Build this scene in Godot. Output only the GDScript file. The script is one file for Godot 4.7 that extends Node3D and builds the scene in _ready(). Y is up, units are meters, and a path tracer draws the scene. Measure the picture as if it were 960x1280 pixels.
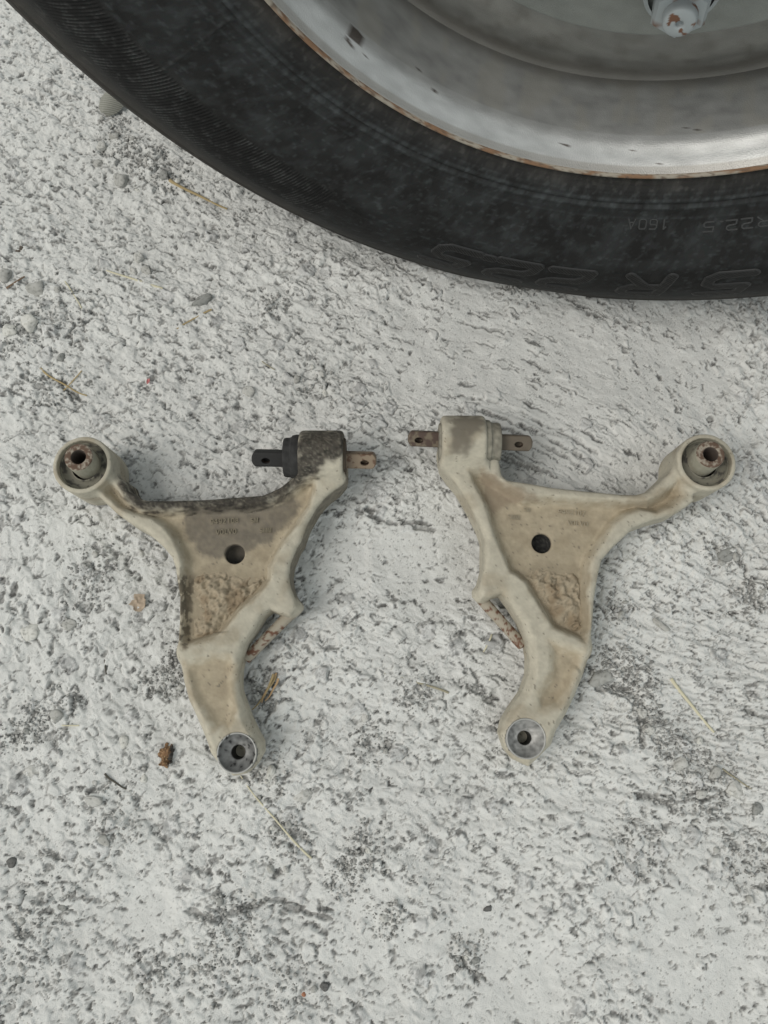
extends Node3D
# Two worn suspension control arms lying on rough pale crusted ground in front of a truck wheel.

const FINE := 0.0011          # ground mesh step, metres
const FX0 := -0.50
const FX1 := 0.44
const FZ0 := -0.87
const FZ1 := 0.30

const GRAVEL := "-341,-425,38 -389,-397,34 -281,-617,41 -243,-591,31 -307,-656,28 -340,-341,33 -295,-220,18 -280,-155,39 -288,-116,27 -112,-34,22 -192,-63,19 -209,-41,22 -310,-12,33 -337,9,22 -237,65,43 -292,149,42 -312,205,41 -191,199,27 -143,199,27 -81,217,30 0,162,21 75,187,21 232,-48,30 243,-5,22 267,20,26 305,37,33 280,65,36 349,-116,23 328,-163,23 222,-108,19 210,-56,19 -109,37,25 -85,98,25 -35,130,21 30,-26,22 -11,16,26 138,-459,22 -66,-341,29 -116,-434,17 181,-464,26 323,117,28 219,104,28 -124,162,28 -14,104,28"
const SMOOTH := "39,-155,55 67,-387,76 184,-369,75 293,-369,75 112,-220,32 -7,174,41 95,211,61 273,193,55 -208,156,24 -47,-155,39 280,-237,40"

const CREVICES := "-169,153 -142,161 -118,156 -101,147 -73,153 -45,158|227,59 251,65 280,63 304,59|201,-32 231,-29 238,-18 237,4 234,21|347,-163 353,-135 359,-104|81,-52 89,-28 105,-21|-126,-42 -110,-29 -105,-12 -113,-3|61,190 73,202 85,211|-334,-343 -320,-323|-313,-415 -329,-404 -332,-387|336,-12 351,-10 366,-12|109,-163 95,-187 83,-204|-24,-204 16,-191 51,-187"

const ARM_A := {
"outline": "-114,-243 -111,-235 -101,-227 -93,-225 -73,-225 -38,-226 -1,-229 14,-230 23,-234 31,-238 38,-244 46,-253 50,-267 88,-277 90,-259 91,-246 85,-238 73,-228 65,-218 56,-201 51,-185 48,-181 42,-165 41,-154 43,-144 47,-134 49,-126 43,-118 34,-120 25,-124 18,-119 11,-107 3,-94 0,-83 -2,-70 -2,-58 -1,-52 3,-42 8,-30 15,-17 20,-9 21,0 15,11 7,18 -4,20 -10,13 -19,7 -24,1 -27,-7 -32,-18 -39,-32 -46,-45 -51,-61 -54,-75 -57,-90 -57,-112 -58,-137 -61,-150 -63,-162 -67,-172 -75,-181 -85,-190 -93,-196 -108,-204 -122,-214 -134,-225 -147,-239 -135,-256",
"web": "-137,-236 -129,-242 -121,-236 -112,-224 -99,-216 -73,-216 -38,-219 -1,-220 20,-223 34,-229 53,-243 65,-247 63,-236 58,-219 48,-203 35,-185 24,-163 24,-151 14,-138 -3,-123 -19,-100 -48,-91 -54,-93 -56,-118 -57,-146 -56,-158 -57,-170 -62,-181 -66,-189 -74,-199 -86,-208 -105,-213 -118,-219 -129,-229",
"pocket": "-51,-74 -27,-83 -9,-81 -5,-74 -4,-53 -1,-35 -8,-21 -20,-21 -35,-38 -43,-53",
"mud": "-51,-155 -39,-163 -17,-160 2,-157 20,-160 23,-146 13,-138 -5,-123 -17,-110 -21,-100 -36,-95 -49,-93 -50,-111 -42,-123 -46,-135 -53,-148",
"stain": "-60,-215 -59,-198 -55,-189 -41,-173 -23,-172 -1,-176 11,-183 21,-185 29,-195 40,-207 50,-222 42,-234 25,-224 -8,-224 -52,-221",
"oil": "-122,-249 -112,-244 -102,-230 -93,-227 16,-234 30,-242 44,-254 48,-275 47,-291 90,-294 94,-268 86,-262 74,-256 66,-246 57,-244 48,-240 38,-232 27,-223 13,-218 -95,-214 -108,-218 -118,-234"}
const ARM_B := {
"outline": "-15,-252 -13,-238 -8,-233 18,-229 33,-226 70,-222 100,-219 112,-219 124,-222 135,-231 147,-242 168,-240 165,-217 166,-214 159,-208 145,-200 126,-195 108,-188 87,-169 76,-157 71,-139 67,-120 64,-95 61,-72 54,-53 46,-36 38,-21 28,-6 23,6 11,17 3,24 -10,18 -17,9 -21,-4 -18,-15 -10,-27 0,-40 6,-55 7,-70 5,-86 0,-102 -9,-117 -16,-127 -28,-123 -35,-122 -38,-129 -36,-136 -32,-150 -31,-177 -35,-190 -44,-209 -53,-226 -63,-239 -69,-249 -69,-264 -63,-275 -33,-275",
"web": "152,-223 151,-231 135,-219 122,-212 100,-212 70,-213 33,-216 8,-216 -4,-224 -16,-232 -25,-238 -34,-242 -43,-241 -38,-227 -30,-212 -25,-194 -22,-181 -15,-164 -8,-147 5,-138 13,-123 24,-105 28,-96 45,-88 56,-83 61,-95 60,-120 62,-140 66,-159 74,-170 89,-191 101,-200 113,-205 130,-202 143,-208 154,-218",
"pocket": "25,-83 54,-74 52,-57 48,-58 40,-40 30,-28 14,-25 12,-35 23,-54 26,-72",
"mud": "-10,-154 3,-146 18,-155 37,-149 54,-152 62,-142 63,-121 61,-92 47,-90 31,-97 22,-112 12,-127 0,-142",
"stain": "-34,-242 -21,-241 -9,-231 5,-226 21,-217 24,-212 8,-213 -8,-210 -22,-200 -27,-204 -30,-215",
"oil": "-61,-288 -54,-295 -35,-295 -30,-287 -31,-272 -41,-267 -47,-254 -57,-250 -66,-260"}

var names := {}
var gravel := PackedVector3Array()
var smooths := PackedVector3Array()
var n_warp: FastNoiseLite
var n_warp2: FastNoiseLite
var n_low: FastNoiseLite
var n_sheet: FastNoiseLite
var n_mid: FastNoiseLite
var n_fine: FastNoiseLite
var n_pit: FastNoiseLite
var n_crk: FastNoiseLite
var n_plate: FastNoiseLite
var n_gap: FastNoiseLite
var n_chip2: FastNoiseLite
var crevices := []
var n_zone: FastNoiseLite
var n_fleck: FastNoiseLite
var n_big: FastNoiseLite
var n_bval: FastNoiseLite
var n_gr: FastNoiseLite
var n_gval: FastNoiseLite
var t0 := 0

func _ready() -> void:
	t0 = Time.get_ticks_msec()
	# ---- camera
	var cam := Camera3D.new()
	var pitch := 0.2699
	var s := sin(pitch)
	var c := cos(pitch)
	cam.transform = Transform3D(Basis(Vector3(1, 0, 0), Vector3(0, s, -c), Vector3(0, c, s)), Vector3(0, 0.7359, 0))
	cam.fov = rad_to_deg(2.0 * atan(640.0 / 964.0))
	cam.near = 0.02
	cam.far = 400.0
	add_child(cam)
	cam.current = true
	# ---- overcast sky
	var sky_mat := ProceduralSkyMaterial.new()
	sky_mat.sky_top_color = Color(0.80, 0.825, 0.825)
	sky_mat.sky_horizon_color = Color(0.72, 0.745, 0.745)
	sky_mat.sky_curve = 0.2
	sky_mat.ground_bottom_color = Color(0.5, 0.5, 0.49)
	sky_mat.ground_horizon_color = Color(0.66, 0.68, 0.68)
	sky_mat.sun_angle_max = 1.0
	var sky := Sky.new()
	sky.sky_material = sky_mat
	var env := Environment.new()
	env.background_mode = Environment.BG_SKY
	env.sky = sky
	env.tonemap_mode = Environment.TONE_MAPPER_LINEAR
	env.tonemap_exposure = 1.02
	env.sdfgi_enabled = true
	env.ssao_enabled = true
	env.ssil_enabled = true
	var we := WorldEnvironment.new()
	we.environment = env
	add_child(we)
	# ---- veiled sun behind the photographer, to the left
	var sun := DirectionalLight3D.new()
	sun.light_energy = 0.5
	sun.light_color = Color(1.0, 0.98, 0.95)
	sun.light_angular_distance = 36.0
	sun.shadow_enabled = true
	add_child(sun)
	sun.look_at_from_position(Vector3(-0.75, 1.0, 0.30), Vector3.ZERO, Vector3.UP)

	setup_noises()
	build_ground()
	print("ground ", Time.get_ticks_msec() - t0)
	build_wheel()
	print("wheel ", Time.get_ticks_msec() - t0)
	build_arms()
	print("arms ", Time.get_ticks_msec() - t0)
	build_litter()
	print("litter ", Time.get_ticks_msec() - t0)

# ------------------------------------------------------------------ helpers
func numbered(called: String) -> String:
	var k: int = names.get(called, 0)
	names[called] = k + 1
	return called if k == 0 else "%s_%03d" % [called, k]

func tag(o: Node, label: String, category: String, group := "") -> void:
	o.set_meta("label", label)
	o.set_meta("category", category)
	if group != "":
		o.set_meta("group", group)

func thing(called: String, label: String, category: String, group := "") -> Node3D:
	var o := Node3D.new()
	o.name = numbered(called)
	add_child(o, true)
	tag(o, label, category, group)
	return o

func part(called: String, mesh: Mesh, mat: Material, parent: Node) -> MeshInstance3D:
	var o := MeshInstance3D.new()
	o.name = numbered(called) if parent == self else called
	var again := 0
	while parent != self and parent.has_node(NodePath(o.name)):
		again += 1
		o.name = "%s_%03d" % [called, again]
	o.mesh = mesh
	if mat != null:
		o.material_override = mat
	o.cast_shadow = GeometryInstance3D.SHADOW_CASTING_SETTING_ON
	parent.add_child(o, true)
	return o

func noise(seed_: int, size: float, oct := 1, kind := FastNoiseLite.TYPE_SIMPLEX_SMOOTH) -> FastNoiseLite:
	var n := FastNoiseLite.new()
	n.seed = seed_
	n.noise_type = kind
	n.frequency = 1.0 / size
	n.fractal_type = FastNoiseLite.FRACTAL_FBM if oct > 1 else FastNoiseLite.FRACTAL_NONE
	n.fractal_octaves = oct
	return n

func cells(seed_: int, size: float, value: bool) -> FastNoiseLite:
	var n := FastNoiseLite.new()
	n.seed = seed_
	n.noise_type = FastNoiseLite.TYPE_CELLULAR
	n.frequency = 1.0 / size
	n.fractal_type = FastNoiseLite.FRACTAL_NONE
	n.cellular_distance_function = FastNoiseLite.DISTANCE_EUCLIDEAN
	n.cellular_return_type = FastNoiseLite.RETURN_CELL_VALUE if value else FastNoiseLite.RETURN_DISTANCE
	return n

func pts2(text: String) -> PackedVector2Array:
	var out := PackedVector2Array()
	for w in text.split(" "):
		var q := w.split(",")
		out.append(Vector2(q[0].to_float(), q[1].to_float()))
	return out

func pts3(text: String) -> PackedVector3Array:
	var out := PackedVector3Array()
	for w in text.split(" "):
		var q := w.split(",")
		out.append(Vector3(q[0].to_float(), q[1].to_float(), q[2].to_float()))
	return out

func srgb(r: float, g: float, b: float) -> Color:
	return Color(r / 255.0, g / 255.0, b / 255.0).srgb_to_linear()

func mesh_of(v: PackedVector3Array, idx: PackedInt32Array, nrm: PackedVector3Array, col := PackedColorArray()) -> ArrayMesh:
	var m := ArrayMesh.new()
	add_surface(m, v, idx, nrm, col)
	return m

func add_surface(m: ArrayMesh, v: PackedVector3Array, idx: PackedInt32Array, nrm: PackedVector3Array, col := PackedColorArray()) -> void:
	var a := []
	a.resize(Mesh.ARRAY_MAX)
	a[Mesh.ARRAY_VERTEX] = v
	a[Mesh.ARRAY_INDEX] = idx
	a[Mesh.ARRAY_NORMAL] = nrm
	if col.size() > 0:
		a[Mesh.ARRAY_COLOR] = col
	m.add_surface_from_arrays(Mesh.PRIMITIVE_TRIANGLES, a)

func normals_of(v: PackedVector3Array, idx: PackedInt32Array) -> PackedVector3Array:
	var n := PackedVector3Array()
	n.resize(v.size())
	for k in range(0, idx.size(), 3):
		var a := idx[k]
		var b := idx[k + 1]
		var d := idx[k + 2]
		var f := (v[d] - v[a]).cross(v[b] - v[a])
		n[a] += f
		n[b] += f
		n[d] += f
	for k in n.size():
		n[k] = n[k].normalized()
	return n

# distance to a closed outline, negative inside
func poly_dist(p: Vector2, pts: PackedVector2Array) -> float:
	var best := 1e9
	var inside := false
	var n := pts.size()
	var a := pts[n - 1]
	for k in n:
		var b := pts[k]
		var ab := b - a
		var ap := p - a
		var t := clampf(ap.dot(ab) / ab.length_squared(), 0.0, 1.0)
		var d := (ap - ab * t).length_squared()
		if d < best:
			best = d
		if (a.y > p.y) != (b.y > p.y) and p.x < ab.x * ap.y / ab.y + a.x:
			inside = not inside
		a = b
	return -sqrt(best) if inside else sqrt(best)

func smax(a: float, b: float, k: float) -> float:
	var h := maxf(k - absf(a - b), 0.0)
	return maxf(a, b) + h * h / (4.0 * k)

func smin(a: float, b: float, k: float) -> float:
	var h := maxf(k - absf(a - b), 0.0)
	return minf(a, b) - h * h / (4.0 * k)

# a coarse / fine grain for every matte surface: tiling noise as relief, seen from all three sides
func grain_mat(col: Color, rough: float, metal: float, size: float, strength: float, seed_: int, use_vertex := true) -> StandardMaterial3D:
	var m := StandardMaterial3D.new()
	m.albedo_color = col
	m.vertex_color_use_as_albedo = use_vertex
	m.roughness = rough
	m.metallic = metal
	if strength > 0.0:
		var nt := NoiseTexture2D.new()
		nt.width = 512
		nt.height = 512
		nt.seamless = true
		nt.as_normal_map = true
		nt.bump_strength = 6.0
		var fn := noise(seed_, 9.0, 4)
		nt.noise = fn
		m.normal_enabled = true
		m.normal_texture = nt
		m.normal_scale = strength
		m.uv1_triplanar = true
		m.uv1_scale = Vector3.ONE / size
	return m

# ------------------------------------------------------------------ ground
func setup_noises() -> void:
	gravel = pts3(GRAVEL)
	smooths = pts3(SMOOTH)
	n_warp = noise(11, 11.0)
	n_warp2 = noise(12, 11.0)
	n_low = noise(13, 190.0, 2)
	n_zone = noise(21, 62.0, 3)
	n_sheet = noise(14, 30.0, 4)
	n_mid = noise(15, 15.0, 2)
	n_fine = noise(16, 2.8, 2)
	n_pit = noise(17, 15.0, 4)
	n_fleck = noise(22, 10.5, 4)
	n_fleck.fractal_gain = 0.62
	n_crk = noise(18, 34.0, 3)
	n_plate = cells(19, 10.0, true)
	n_gap = cells(19, 10.0, true)
	n_gap.cellular_return_type = FastNoiseLite.RETURN_DISTANCE2_SUB
	n_chip2 = cells(24, 4.4, true)
	for line in CREVICES.split("|"):
		var p := pts2(line)
		var lo := p[0]
		var hi := p[0]
		for w in p:
			lo = lo.min(w)
			hi = hi.max(w)
		crevices.append([p, Vector4(lo.x - 12.0, lo.y - 12.0, hi.x + 12.0, hi.y + 12.0)])
	n_big = cells(23, 19.0, false)
	n_bval = cells(23, 19.0, true)
	n_gr = cells(20, 3.4, false)
	n_gval = cells(20, 3.4, true)

func blobs(list: PackedVector3Array, x: float, z: float) -> float:
	var best := 0.0
	for b in list:
		var dx := x - b.x
		var dz := z - b.y
		var q := (dx * dx + dz * dz) / (b.z * b.z)
		if q < 1.4:
			best = maxf(best, 1.0 - q / 1.4)
	return best

# x, z in millimetres -> Color(r, g, b of the material, height in millimetres)
func ground_at(x: float, z: float) -> Color:
	var wx := x + n_warp.get_noise_2d(x, z) * 2.0
	var wz := z + n_warp2.get_noise_2d(x, z) * 2.0
	var low := n_low.get_noise_2d(x, z)
	var zone := n_zone.get_noise_2d(x, z)
	var mid := n_mid.get_noise_2d(x, z)
	var g := blobs(gravel, wx + mid * 16.0, wz - mid * 16.0)
	g = clampf(g * 0.78 + zone * 0.5 - 0.17 - smoothstep(140.0, 230.0, z) * 0.12, 0.0, 1.0)
	var sm := clampf(blobs(smooths, x, z) * 1.6, 0.0, 1.0) * (1.0 - g)
	# direction in which the crust was dragged: slanting at the back, level in front
	var ang := 0.42 - smoothstep(-260.0, 120.0, z) * 0.36 + smoothstep(60.0, 260.0, x) * smoothstep(120.0, -200.0, z) * 0.5
	var ca := cos(ang)
	var sa := sin(ang)
	var u := wx * ca + wz * sa
	var v := -wx * sa + wz * ca
	var streak := n_fine.get_noise_2d(u * 0.45, v * 1.6)
	var fine := n_fine.get_noise_2d(x * 0.9 + 70.0, z * 0.9)
	# broken sheets of crust lying over each other, like badly spread plaster
	var sh := n_sheet.get_noise_2d(u * 0.55, v * 1.5)
	var q := sh * 3.4 + 4.0
	var f := floorf(q)
	var r := q - f
	var ledge := f + smoothstep(0.0, 0.09, r) * 0.75 + r * 0.25
	var h := low * 6.0 + zone * 2.0 + mid * 0.6 + ledge * lerpf(1.0, 0.14, sm)
	h += streak * lerpf(0.20, 0.10, sm) + fine * lerpf(0.22, 0.36, sm)
	# angular bits of two sizes bedded side by side, each at its own level and lean
	var au := u * 0.80 + fine * 0.9
	var av := v * 1.20 + streak * 0.9
	var ev := n_plate.get_noise_2d(au, av)
	var edge := n_gap.get_noise_2d(au, av) + 1.0
	h += ev * lerpf(0.75, 0.15, sm) + (fposmod(ev * 17.0, 1.0) - 0.5) * 0.10 * fposmod(au, 12.0) * (1.0 - sm)
	var bv := n_chip2.get_noise_2d(au * 1.02 + 300.0, av)
	h += bv * lerpf(0.34, 0.10, sm)
	var tone := 1.0 + low * 0.05 + zone * 0.04 + streak * 0.03 + fine * 0.03 + bv * 0.035 + ev * 0.03
	var red := 0.640 * tone
	var gre := 0.648 * tone
	var blu := 0.632 * tone
	var deep := 0.0
	var dark := 0.0
	# bits whose white skin has worn through to grey
	var fl := n_fleck.get_noise_2d(u * 0.62, v * 1.2)
	var worn := fl + zone * 0.26 + g * 0.10 - sm * 0.05 + bv * 0.16
	if worn > 0.295:
		var ft := lerpf(0.52, 0.80, fposmod(bv * 53.0, 1.0))
		var k := smoothstep(0.295, 0.325, worn)
		red *= lerpf(1.0, ft, k)
		gre *= lerpf(1.0, ft, k)
		blu *= lerpf(1.0, ft, k)
		h -= k * 0.45
		var core := smoothstep(0.45, 0.48, worn + fine * 0.05)
		deep = core * 0.55
		dark = core * 0.9
	# open joints along some of the edges
	var joint := (1.0 - smoothstep(0.03, 0.10, edge)) * smoothstep(0.10, 0.28, n_zone.get_noise_2d(x * 2.6 + 900.0, z * 2.6) + g * 0.18 - sm * 0.2)
	deep = maxf(deep, joint * 0.55)
	dark = maxf(dark, joint * 0.8)
	# larger stones caught in the crust, with a gap along part of their rim
	var cover := 0.0
	var cv := n_bval.get_noise_2d(wx, wz)
	if cv > lerpf(0.52, 0.0, g) + sm * 0.45 - zone * 0.25:
		var cd := n_big.get_noise_2d(wx + fine * 0.8, wz + mid * 0.8) + 1.0
		var k := cd / (0.32 + 0.16 * fposmod(cv * 37.0, 1.0))
		if k < 1.0:
			cover = sqrt(1.0 - k * k)
			h += minf(cover * 1.5, 0.85) * (1.8 + 1.8 * g)
			var bare := fposmod(cv * 91.0, 1.0)
			if bare > 0.60:
				var st := lerpf(1.0, lerpf(0.92, 0.60, (bare - 0.60) / 0.40), smoothstep(0.0, 0.25, cover) * smoothstep(-0.3, 0.1, mid + fine * 0.6))
				red *= st
				gre *= st
				blu *= st * 1.01
		elif k < 1.24:
			var gap := minf(1.0, (1.0 - absf(k - 1.11) / 0.13) * 1.8) * smoothstep(0.0, 0.18, n_pit.get_noise_2d(wx * 1.5 + 300.0, wz * 1.5) + g * 0.25)
			deep = maxf(deep, gap * 0.7)
			dark = maxf(dark, gap * 0.85)
	# hollows where the crust has broken away down to dark grit
	var pn := n_pit.get_noise_2d(u * 0.8, v * 1.25) + bv * 0.07 + streak * 0.05
	var thr := lerpf(0.45, 0.20, g) + sm * 0.10 - maxf(zone, 0.0) * 0.12
	var pit := smoothstep(thr, thr + 0.035, pn) * (1.0 - smoothstep(0.1, 0.4, cover))
	# the few long crevices and torn ledges
	var crev := 0.0
	for c in crevices:
		if x > c[1].x and x < c[1].z and z > c[1].y and z < c[1].w:
			var pts: PackedVector2Array = c[0]
			var best := 1e9
			for k in pts.size() - 1:
				best = minf(best, Vector2(x + mid * 7.0 + fine * 2.0, z - ev * 4.0).distance_squared_to(Geometry2D.get_closest_point_to_segment(Vector2(x + mid * 7.0 + fine * 2.0, z - ev * 4.0), pts[k], pts[k + 1])))
			var wide := 2.2 + 2.2 * (n_pit.get_noise_2d(x * 0.7 + 50.0, z * 0.7) + 0.3)
			crev = maxf(crev, 1.0 - smoothstep(wide * 0.55, wide, sqrt(best)))
	deep = maxf(deep, maxf(pit, crev * 1.3))
	dark = maxf(dark, maxf(pit, crev))
	if dark > 0.01 or deep > 0.01:
		var gd := n_gr.get_noise_2d(x, z) + 1.0
		var gv := n_gval.get_noise_2d(x, z)
		var grain := maxf(0.0, 1.0 - gd * gd * 2.4)
		h -= deep * 2.7 - pit * sqrt(grain) * 1.7
		var gt := lerpf(0.13, 0.36, clampf(gv * 0.5 + 0.5, 0.0, 1.0))
		gt = lerpf(0.10, gt, smoothstep(0.0, 0.35, grain))
		var k := dark * lerpf(0.95, 0.6, smoothstep(-0.1, 0.35, n_mid.get_noise_2d(x * 0.7 + 800.0, z * 0.7)))
		red = lerpf(red, gt, k)
		gre = lerpf(gre, gt, k)
		blu = lerpf(blu, gt * 0.965, k)
	# specks of dark grit pressed into the surface
	var sv := n_gval.get_noise_2d(x * 1.5 + 400.0, z * 1.5)
	if sv > 0.80 - sm * 0.22:
		var sd := n_gr.get_noise_2d(x * 1.5 + 400.0, z * 1.5) + 1.0
		var kk := (1.0 - smoothstep(0.08, 0.24, sd)) * 0.8
		red = lerpf(red, 0.20, kk)
		gre = lerpf(gre, 0.20, kk)
		blu = lerpf(blu, 0.195, kk)
	return Color(red, gre, blu, h - 5.2)

func ground_y(x: float, z: float) -> float:   # metres in, metres out
	return ground_at(x * 1000.0, z * 1000.0).a * 0.001

var row_out := []
var job_nx := 0
var job_x0 := 0.0
var job_z0 := 0.0
var job_step := 0.0
func _ground_row(k: int) -> void:
	var row := PackedColorArray()
	row.resize(job_nx)
	var z := (job_z0 + k * job_step) * 1000.0
	for i in job_nx:
		row[i] = ground_at((job_x0 + i * job_step) * 1000.0, z)
	row_out[k] = row

func ground_grid(x0: float, z0: float, nx: int, nz: int, step: float, drop: float, keep: Callable) -> Array:
	job_nx = nx
	job_x0 = x0
	job_z0 = z0
	job_step = step
	row_out = []
	row_out.resize(nz)
	var id := WorkerThreadPool.add_group_task(_ground_row, nz)
	WorkerThreadPool.wait_for_group_task_completion(id)
	var v := PackedVector3Array()
	var n := PackedVector3Array()
	var col := PackedColorArray()
	v.resize(nx * nz)
	n.resize(nx * nz)
	col.resize(nx * nz)
	var inv := 0.001 / (2.0 * step)
	var at := 0
	for j in nz:
		var row: PackedColorArray = row_out[j]
		var up: PackedColorArray = row_out[maxi(j - 1, 0)]
		var dn: PackedColorArray = row_out[mini(j + 1, nz - 1)]
		var z := z0 + j * step
		for i in nx:
			var c := row[i]
			v[at] = Vector3(x0 + i * step, c.a * 0.001 - drop, z)
			n[at] = Vector3((row[maxi(i - 1, 0)].a - row[mini(i + 1, nx - 1)].a) * inv, 1.0, (up[i].a - dn[i].a) * inv).normalized()
			c.a = 1.0
			col[at] = c
			at += 1
	var idx := PackedInt32Array()
	idx.resize((nx - 1) * (nz - 1) * 6)
	var w := 0
	for j in nz - 1:
		var z := z0 + j * step
		for i in nx - 1:
			if not keep.is_null() and not keep.call(x0 + i * step, z):
				continue
			var a := j * nx + i
			idx[w] = a
			idx[w + 1] = a + 1
			idx[w + 2] = a + nx
			idx[w + 3] = a + 1
			idx[w + 4] = a + nx + 1
			idx[w + 5] = a + nx
			w += 6
	idx.resize(w)
	row_out = []
	return [v, idx, n, col]

func build_ground() -> void:
	var m := ArrayMesh.new()
	var nx := int((FX1 - FX0) / FINE) + 1
	var nz := int((FZ1 - FZ0) / FINE) + 1
	# the fine sheet leaves out what lies under and behind the wheel
	var a := ground_grid(FX0, FZ0, nx, nz, FINE, 0.0, func(x, z): return z > -0.57 + x * 0.18 or x < -0.06)
	add_surface(m, a[0], a[1], a[2], a[3])
	var st := 0.008
	a = ground_grid(-1.2, -1.5, int(2.4 / st) + 1, int(2.4 / st) + 1, st, 0.002, func(x, z): return not ((z > -0.55 + x * 0.18 or x < -0.09) and x > FX0 + 0.012 and x < FX1 - 0.02 and z > FZ0 + 0.012 and z < FZ1 - 0.02))
	add_surface(m, a[0], a[1], a[2], a[3])
	# far sheet
	var v := PackedVector3Array()
	var n := PackedVector3Array()
	var col := PackedColorArray()
	var idx := PackedInt32Array()
	var xs := [-90.0, -1.18, 1.18, 90.0]
	var zs := [-90.0, -1.48, 0.88, 90.0]
	for z in zs:
		for x in xs:
			v.append(Vector3(x, -0.004, z))
			n.append(Vector3.UP)
			col.append(Color(0.47, 0.478, 0.462))
	for j in 3:
		for i in 3:
			if i == 1 and j == 1:
				continue
			var k := j * 4 + i
			idx.append_array([k, k + 1, k + 4, k + 1, k + 5, k + 4])
	add_surface(m, v, idx, n, col)
	var mat := grain_mat(Color.WHITE, 0.95, 0.0, 0.085, 0.55, 31)
	var o := part("ground", m, mat, self)
	o.set_meta("kind", "structure")
	o.set_meta("label", "rough pale grey crusted ground with stones and gritty hollows")

# ------------------------------------------------------------------ wheel
const CHIP := -0.685       # where the flange has lost a flake of paint
const AXLE := 0.5049           # height of the wheel's centre

# revolve (radius, along) pairs about an axis; axis "z" for the wheel, "y" for bushings
func lathe(prof: PackedVector2Array, segs: int, about: String, centre: Vector3, paint: Callable) -> ArrayMesh:
	var v := PackedVector3Array()
	var n := PackedVector3Array()
	var col := PackedColorArray()
	var idx := PackedInt32Array()
	var rows := prof.size()
	for i in rows:
		var t := (prof[mini(i + 1, rows - 1)] - prof[maxi(i - 1, 0)]).normalized()
		var nr := -t.y
		var nd := t.x
		for k in segs + 1:
			var a := TAU * k / segs - PI
			var rd := Vector3(sin(a), -cos(a), 0) if about == "z" else Vector3(sin(a), 0, -cos(a))
			var ax := Vector3(0, 0, 1) if about == "z" else Vector3(0, 1, 0)
			v.append(centre + rd * prof[i].x + ax * prof[i].y)
			n.append((rd * nr + ax * nd).normalized())
			if not paint.is_null():
				col.append(paint.call(prof[i].x, prof[i].y, a, i))
	var w := segs + 1
	for i in rows - 1:
		for k in segs:
			var p := i * w + k
			if about == "z":
				idx.append_array([p, p + 1, p + w, p + 1, p + w + 1, p + w])
			else:
				idx.append_array([p, p + w, p + 1, p + 1, p + w, p + w + 1])
	return mesh_of(v, idx, n, col)

# a polyline of (radius, along) made finer and rounded
func fine_profile(text: String, step: float, passes := 2) -> PackedVector2Array:
	var p := pts2(text)
	for k in p.size():
		p[k] *= 0.001
	for r in passes:
		var q := PackedVector2Array([p[0]])
		for k in p.size() - 1:
			q.append(p[k].lerp(p[k + 1], 0.25))
			q.append(p[k].lerp(p[k + 1], 0.75))
		q.append(p[p.size() - 1])
		p = q
	var out := PackedVector2Array([p[0]])
	for k in p.size() - 1:
		var parts := maxi(1, int(ceil(p[k].distance_to(p[k + 1]) / step)))
		for j in parts:
			out.append(p[k].lerp(p[k + 1], float(j + 1) / parts))
	return out

var tyre_prof := PackedVector2Array()
var n_dust: FastNoiseLite
var n_dust2: FastNoiseLite
var n_scuff: FastNoiseLite

func tyre_side(r: float) -> Vector2:     # (along, slope) of the sidewall at a radius
	for k in tyre_prof.size() - 1:
		var a := tyre_prof[k]
		var b := tyre_prof[k + 1]
		if r <= b.x and b.x > a.x:
			var t := (r - a.x) / (b.x - a.x)
			return Vector2(lerpf(a.y, b.y, t), (b.y - a.y) / (b.x - a.x))
	return Vector2(-0.05, 0)

func tyre_point(phi: float, r: float, d: float) -> Vector3:
	var y := AXLE - r * cos(phi)
	if y < 0.012:                             # flattened where it stands on the ground
		d += (0.012 - y) * 0.10
		y = maxf(y, -0.003 + maxf(y + 0.03, 0.0) * 0.36)
	return Vector3(r * sin(phi), y, d)

func bump(x: float, at: float, half: float) -> float:
	var q := (x - at) / half
	return maxf(0.0, 1.0 - q * q)

func tyre_relief(phi: float, r: float) -> float:    # millimetres proud of the sidewall
	var e := bump(r, 0.3225, 0.0018) * 0.9 + bump(r, 0.3290, 0.0022) * 1.1 - bump(r, 0.3258, 0.0016) * 0.6
	e -= bump(r, 0.3105, 0.002) * 0.7
	e += bump(r, 0.317, 0.0012) * 0.4 + bump(r, 0.3405, 0.001) * 0.35
	if phi > -0.52:
		e += bump(r, 0.3835 + 0.002 * sin(phi * 3.0), 0.0011) * 0.6
	# mould seam and the raised frame above it
	e += bump(phi * r, -0.929 * r, 0.0016) * 0.5 * smoothstep(0.322, 0.33, r) * (1.0 - smoothstep(0.40, 0.41, r))
	# fine serrations round the shoulder
	var end_in := 0.401
	if phi < -0.50 and r > end_in and r < 0.464:
		var fade := smoothstep(end_in, end_in + 0.003, r) * (1.0 - smoothstep(0.455, 0.464, r)) * smoothstep(-0.50, -0.52, phi)
		var ph := (phi * 0.43 + (r - 0.43) * 0.22) / 0.0031
		e += (absf(fposmod(ph, 1.0) * 2.0 - 1.0) - 0.5) * 1.25 * fade
	# waved border of the lettered band
	if phi > -0.53 and phi < -0.25:
		var edge := 0.404 + 0.012 * sin((phi + 0.5) * 22.0) * smoothstep(-0.25, -0.35, phi)
		e += bump(r, edge, 0.0016) * 0.7
	e += bump(r, 0.497, 0.0025) * 1.0 - bump(r, 0.503, 0.0022) * 1.0
	return e

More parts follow.
